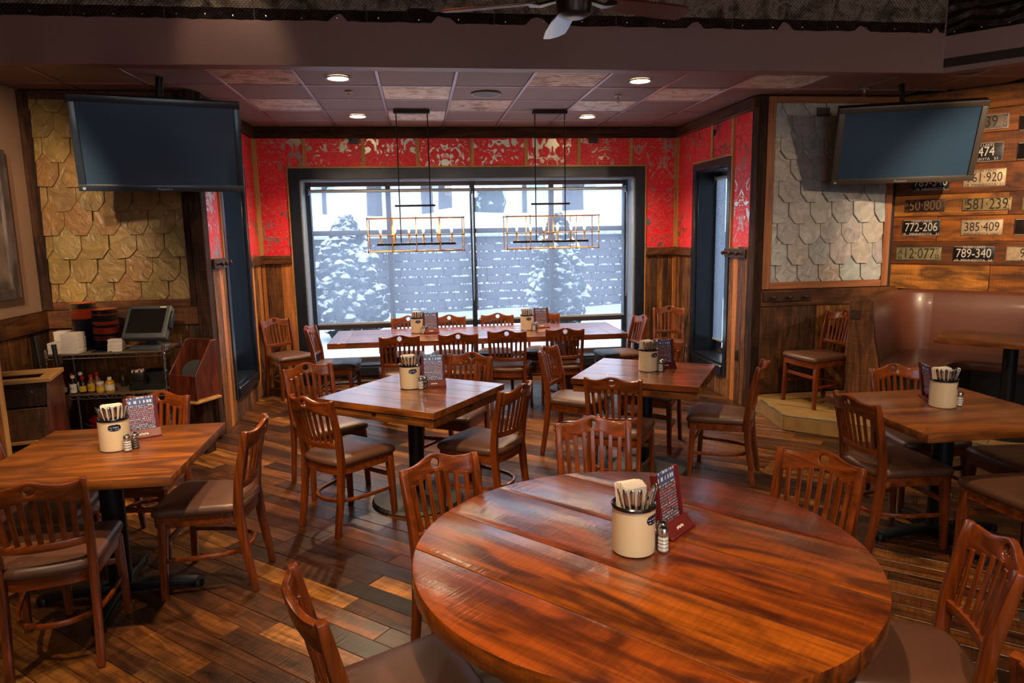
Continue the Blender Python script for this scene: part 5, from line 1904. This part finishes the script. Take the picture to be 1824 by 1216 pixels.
# black caddies and a sugar holder on the lower shelf
for k, (a, b, c_, d, h, lab) in enumerate(((-2.41, -2.14, 6.0, 6.1, .045, 'low black tray at the front of the lower shelf'), (-2.36, -2.12, 6.14, 6.33, .125, 'black bin at the back of the lower shelf'))):
    o = empty('black_bin', ((a + b) / 2, (c_ + d) / 2, SZ2))
    w_, d_ = (b - a) / 2, (d - c_) / 2
    piece(o, 'bottom', BLACKPL, -w_, w_, -d_, d_, 0, .006, .001)
    for q in ((-w_, w_, -d_, -d_ + .006), (-w_, w_, d_ - .006, d_), (-w_, -w_ + .006, -d_ + .006, d_ - .006), (w_ - .006, w_, -d_ + .006, d_ - .006)):
        piece(o, 'side', BLACKPL, q[0], q[1], q[2], q[3], .006, h, .001)
    tag(o, lab, 'bin')
o = empty('sugar_holder', (-2.335, 6.02, SZ2 + .012))
MB().box(-.05, .05, -.035, .035, .07, .14).bevel(.006, 2).build('holder', BLACKPL, o)
MB().box(-.045, .045, -.03, .03, -.0, .07).build('stand', BLACKPL, o)
for k in range(6):
    q = piece(o, 'packet', (PAPER, REDPL, PAPER)[k % 3], -.042 + k * .014, -.032 + k * .014, -.028, .028, .12, .158 + .004 * (k % 2), .001)
tag(o, 'black sugar packet holder on the lower shelf', 'holder')

o = empty('red_bucket', (-2.62, 6.1, 0))
MB().lathe([(.115, 0), (.12, .005), (.15, .3), (.158, .302), (.158, .318), (.15, .32), (.146, .3), (.112, .012), (.002, .01)], 30).build('bucket', REDPL, o)
MB().tube([(.15 * math.cos(t), .16 * math.sin(t) * .3 - .12, .3 - .05 * math.sin(t)) for t in [PI * k / 10 for k in range(11)]], .003, 6).build('handle', CHROME, o)
tag(o, 'red plastic bucket on the floor under the wire rack', 'bucket')

# red stained menu box on the right of the rack
o = empty('menu_box', (-1.87, 5.93, .5))
W2, D2 = .14, .13
piece(o, 'back_panel', REDBOX, -W2, W2, D2 - .015, D2, 0, .46, .003)
piece(o, 'front_panel', REDBOX, -W2, W2, -D2, -D2 + .015, 0, .2, .003)
for s in (-1, 1):
    MB().prism([(-D2, 0), (D2, 0), (D2, .46), (D2 - .06, .46), (-D2, .2)], s * (W2 - .0075) - .0075, s * (W2 - .0075) + .0075, Matrix(((0, 0, 1, 0), (1, 0, 0, 0), (0, 1, 0, 0), (0, 0, 0, 1)))).bevel(.002, 1).build('side_panel', REDBOX, o)
piece(o, 'bottom_panel', BATTENX, -W2, W2, -D2 + .015, D2 - .015, -.012, .006, .002)
piece(o, 'ledge', BATTENX, -W2 - .01, W2 + .01, -D2 - .012, D2, -.03, -.012, .002)
piece(o, 'post', DKPOST, -.05, .05, .02, .12, -.5, -.03, .004)
o.rotation_euler = (0, 0, R(-28))
tag(o, 'red stained wooden box standing at the right end of the rack', 'box')
q = MB().lathe([(.002, 0), (.1, 0), (.105, .006), (.1, .012), (.002, .012)], 28).build('round_tray', BLACKPL, None, (-1.855, 5.92, .70))
q.rotation_euler = (R(78), R(20), 0)
tag(q, 'dark round tray standing in the red stained box', 'tray')

# waste cabinet and partition at the far left
o = empty('waste_cabinet', (-2.84, 5.22, 0), R(14))
W2, D2, HC = .24, .22, .86
piece(o, 'side_panel', REDBOX, -W2, -W2 + .02, -D2, D2, 0, HC - .03, .003)
MB().prism([(-D2, 0), (D2, 0), (D2, HC - .03), (-D2 + .05, HC - .03), (-D2, .66)], W2 - .02, W2, Matrix(((0, 0, 1, 0), (1, 0, 0, 0), (0, 1, 0, 0), (0, 0, 0, 1)))).build('side_panel', REDBOX, o)
piece(o, 'back_panel', REDBOX, -W2 + .02, W2 - .02, D2 - .02, D2, 0, HC - .03, .003)
piece(o, 'front_panel', BARN, -W2 + .02, W2 - .02, -D2, -D2 + .02, .44, .66, .003)
piece(o, 'front_panel', BARN, -W2 + .02, W2 - .02, -D2 + .08, -D2 + .1, .66, HC - .03, .003)
piece(o, 'ledge', BATTENX, -W2, W2, -D2 - .01, -D2 + .03, .415, .437, .002)
piece(o, 'front_panel', BARN, -W2 + .02, W2 - .02, -D2 + .03, -D2 + .05, 0, .41, .003)
for a in ((-W2 - .01, W2 + .01, -D2 + .03, -D2 + .09), (-W2 - .01, W2 + .01, D2 - .05, D2 + .01), (-W2 - .01, -W2 + .05, -D2 + .09, D2 - .05), (W2 - .07, W2 + .01, -D2 + .09, D2 - .05)):
    piece(o, 'top_frame', BATTENX, a[0], a[1], a[2], a[3], HC - .03, HC, .003)
MB().box(-W2 + .03, W2 - .03, -D2 + .11, D2 - .03, .3, HC - .1).build('liner_bag', BLACKPL, o)
MB().lathe([(.008, 0), (.008, .004), (.002, .005)], 10, Matrix.Translation((.12, -D2 + .079, .76)) @ Matrix.Rotation(R(90), 4, 'X')).build('brass_screw', BRONZE, o)
tag(o, 'wooden waste cabinet with open top left of the rack', 'cabinet')
o = tag(piece(None, 'wood_partition', BARN, -3.15, -2.62, 4.62, 4.66, 0, 1.17, .003), 'rough barn board partition at the left edge of the picture', 'partition')
piece(o, 'edge_cap', BATTEN, .265, .275, -.022, .022, -.585, .585, .002)
for k, (x, y, h) in enumerate(((-2.83, 5.62, 1.08), (-2.745, 5.70, 1.0))):
    q = MB().tube([(0, 0, 0), (-.05, .02, h * .75), (-.07, .03, h)], [.016, .014, .018], 12).lathe([(.03, 0), (.03, .01), (.02, .02)], 14).build('black_pole', BLACKPL, None, (x, y, 0))
    tag(q, ('taller' if k == 0 else 'shorter') + ' black pole standing behind the waste cabinet', 'pole')
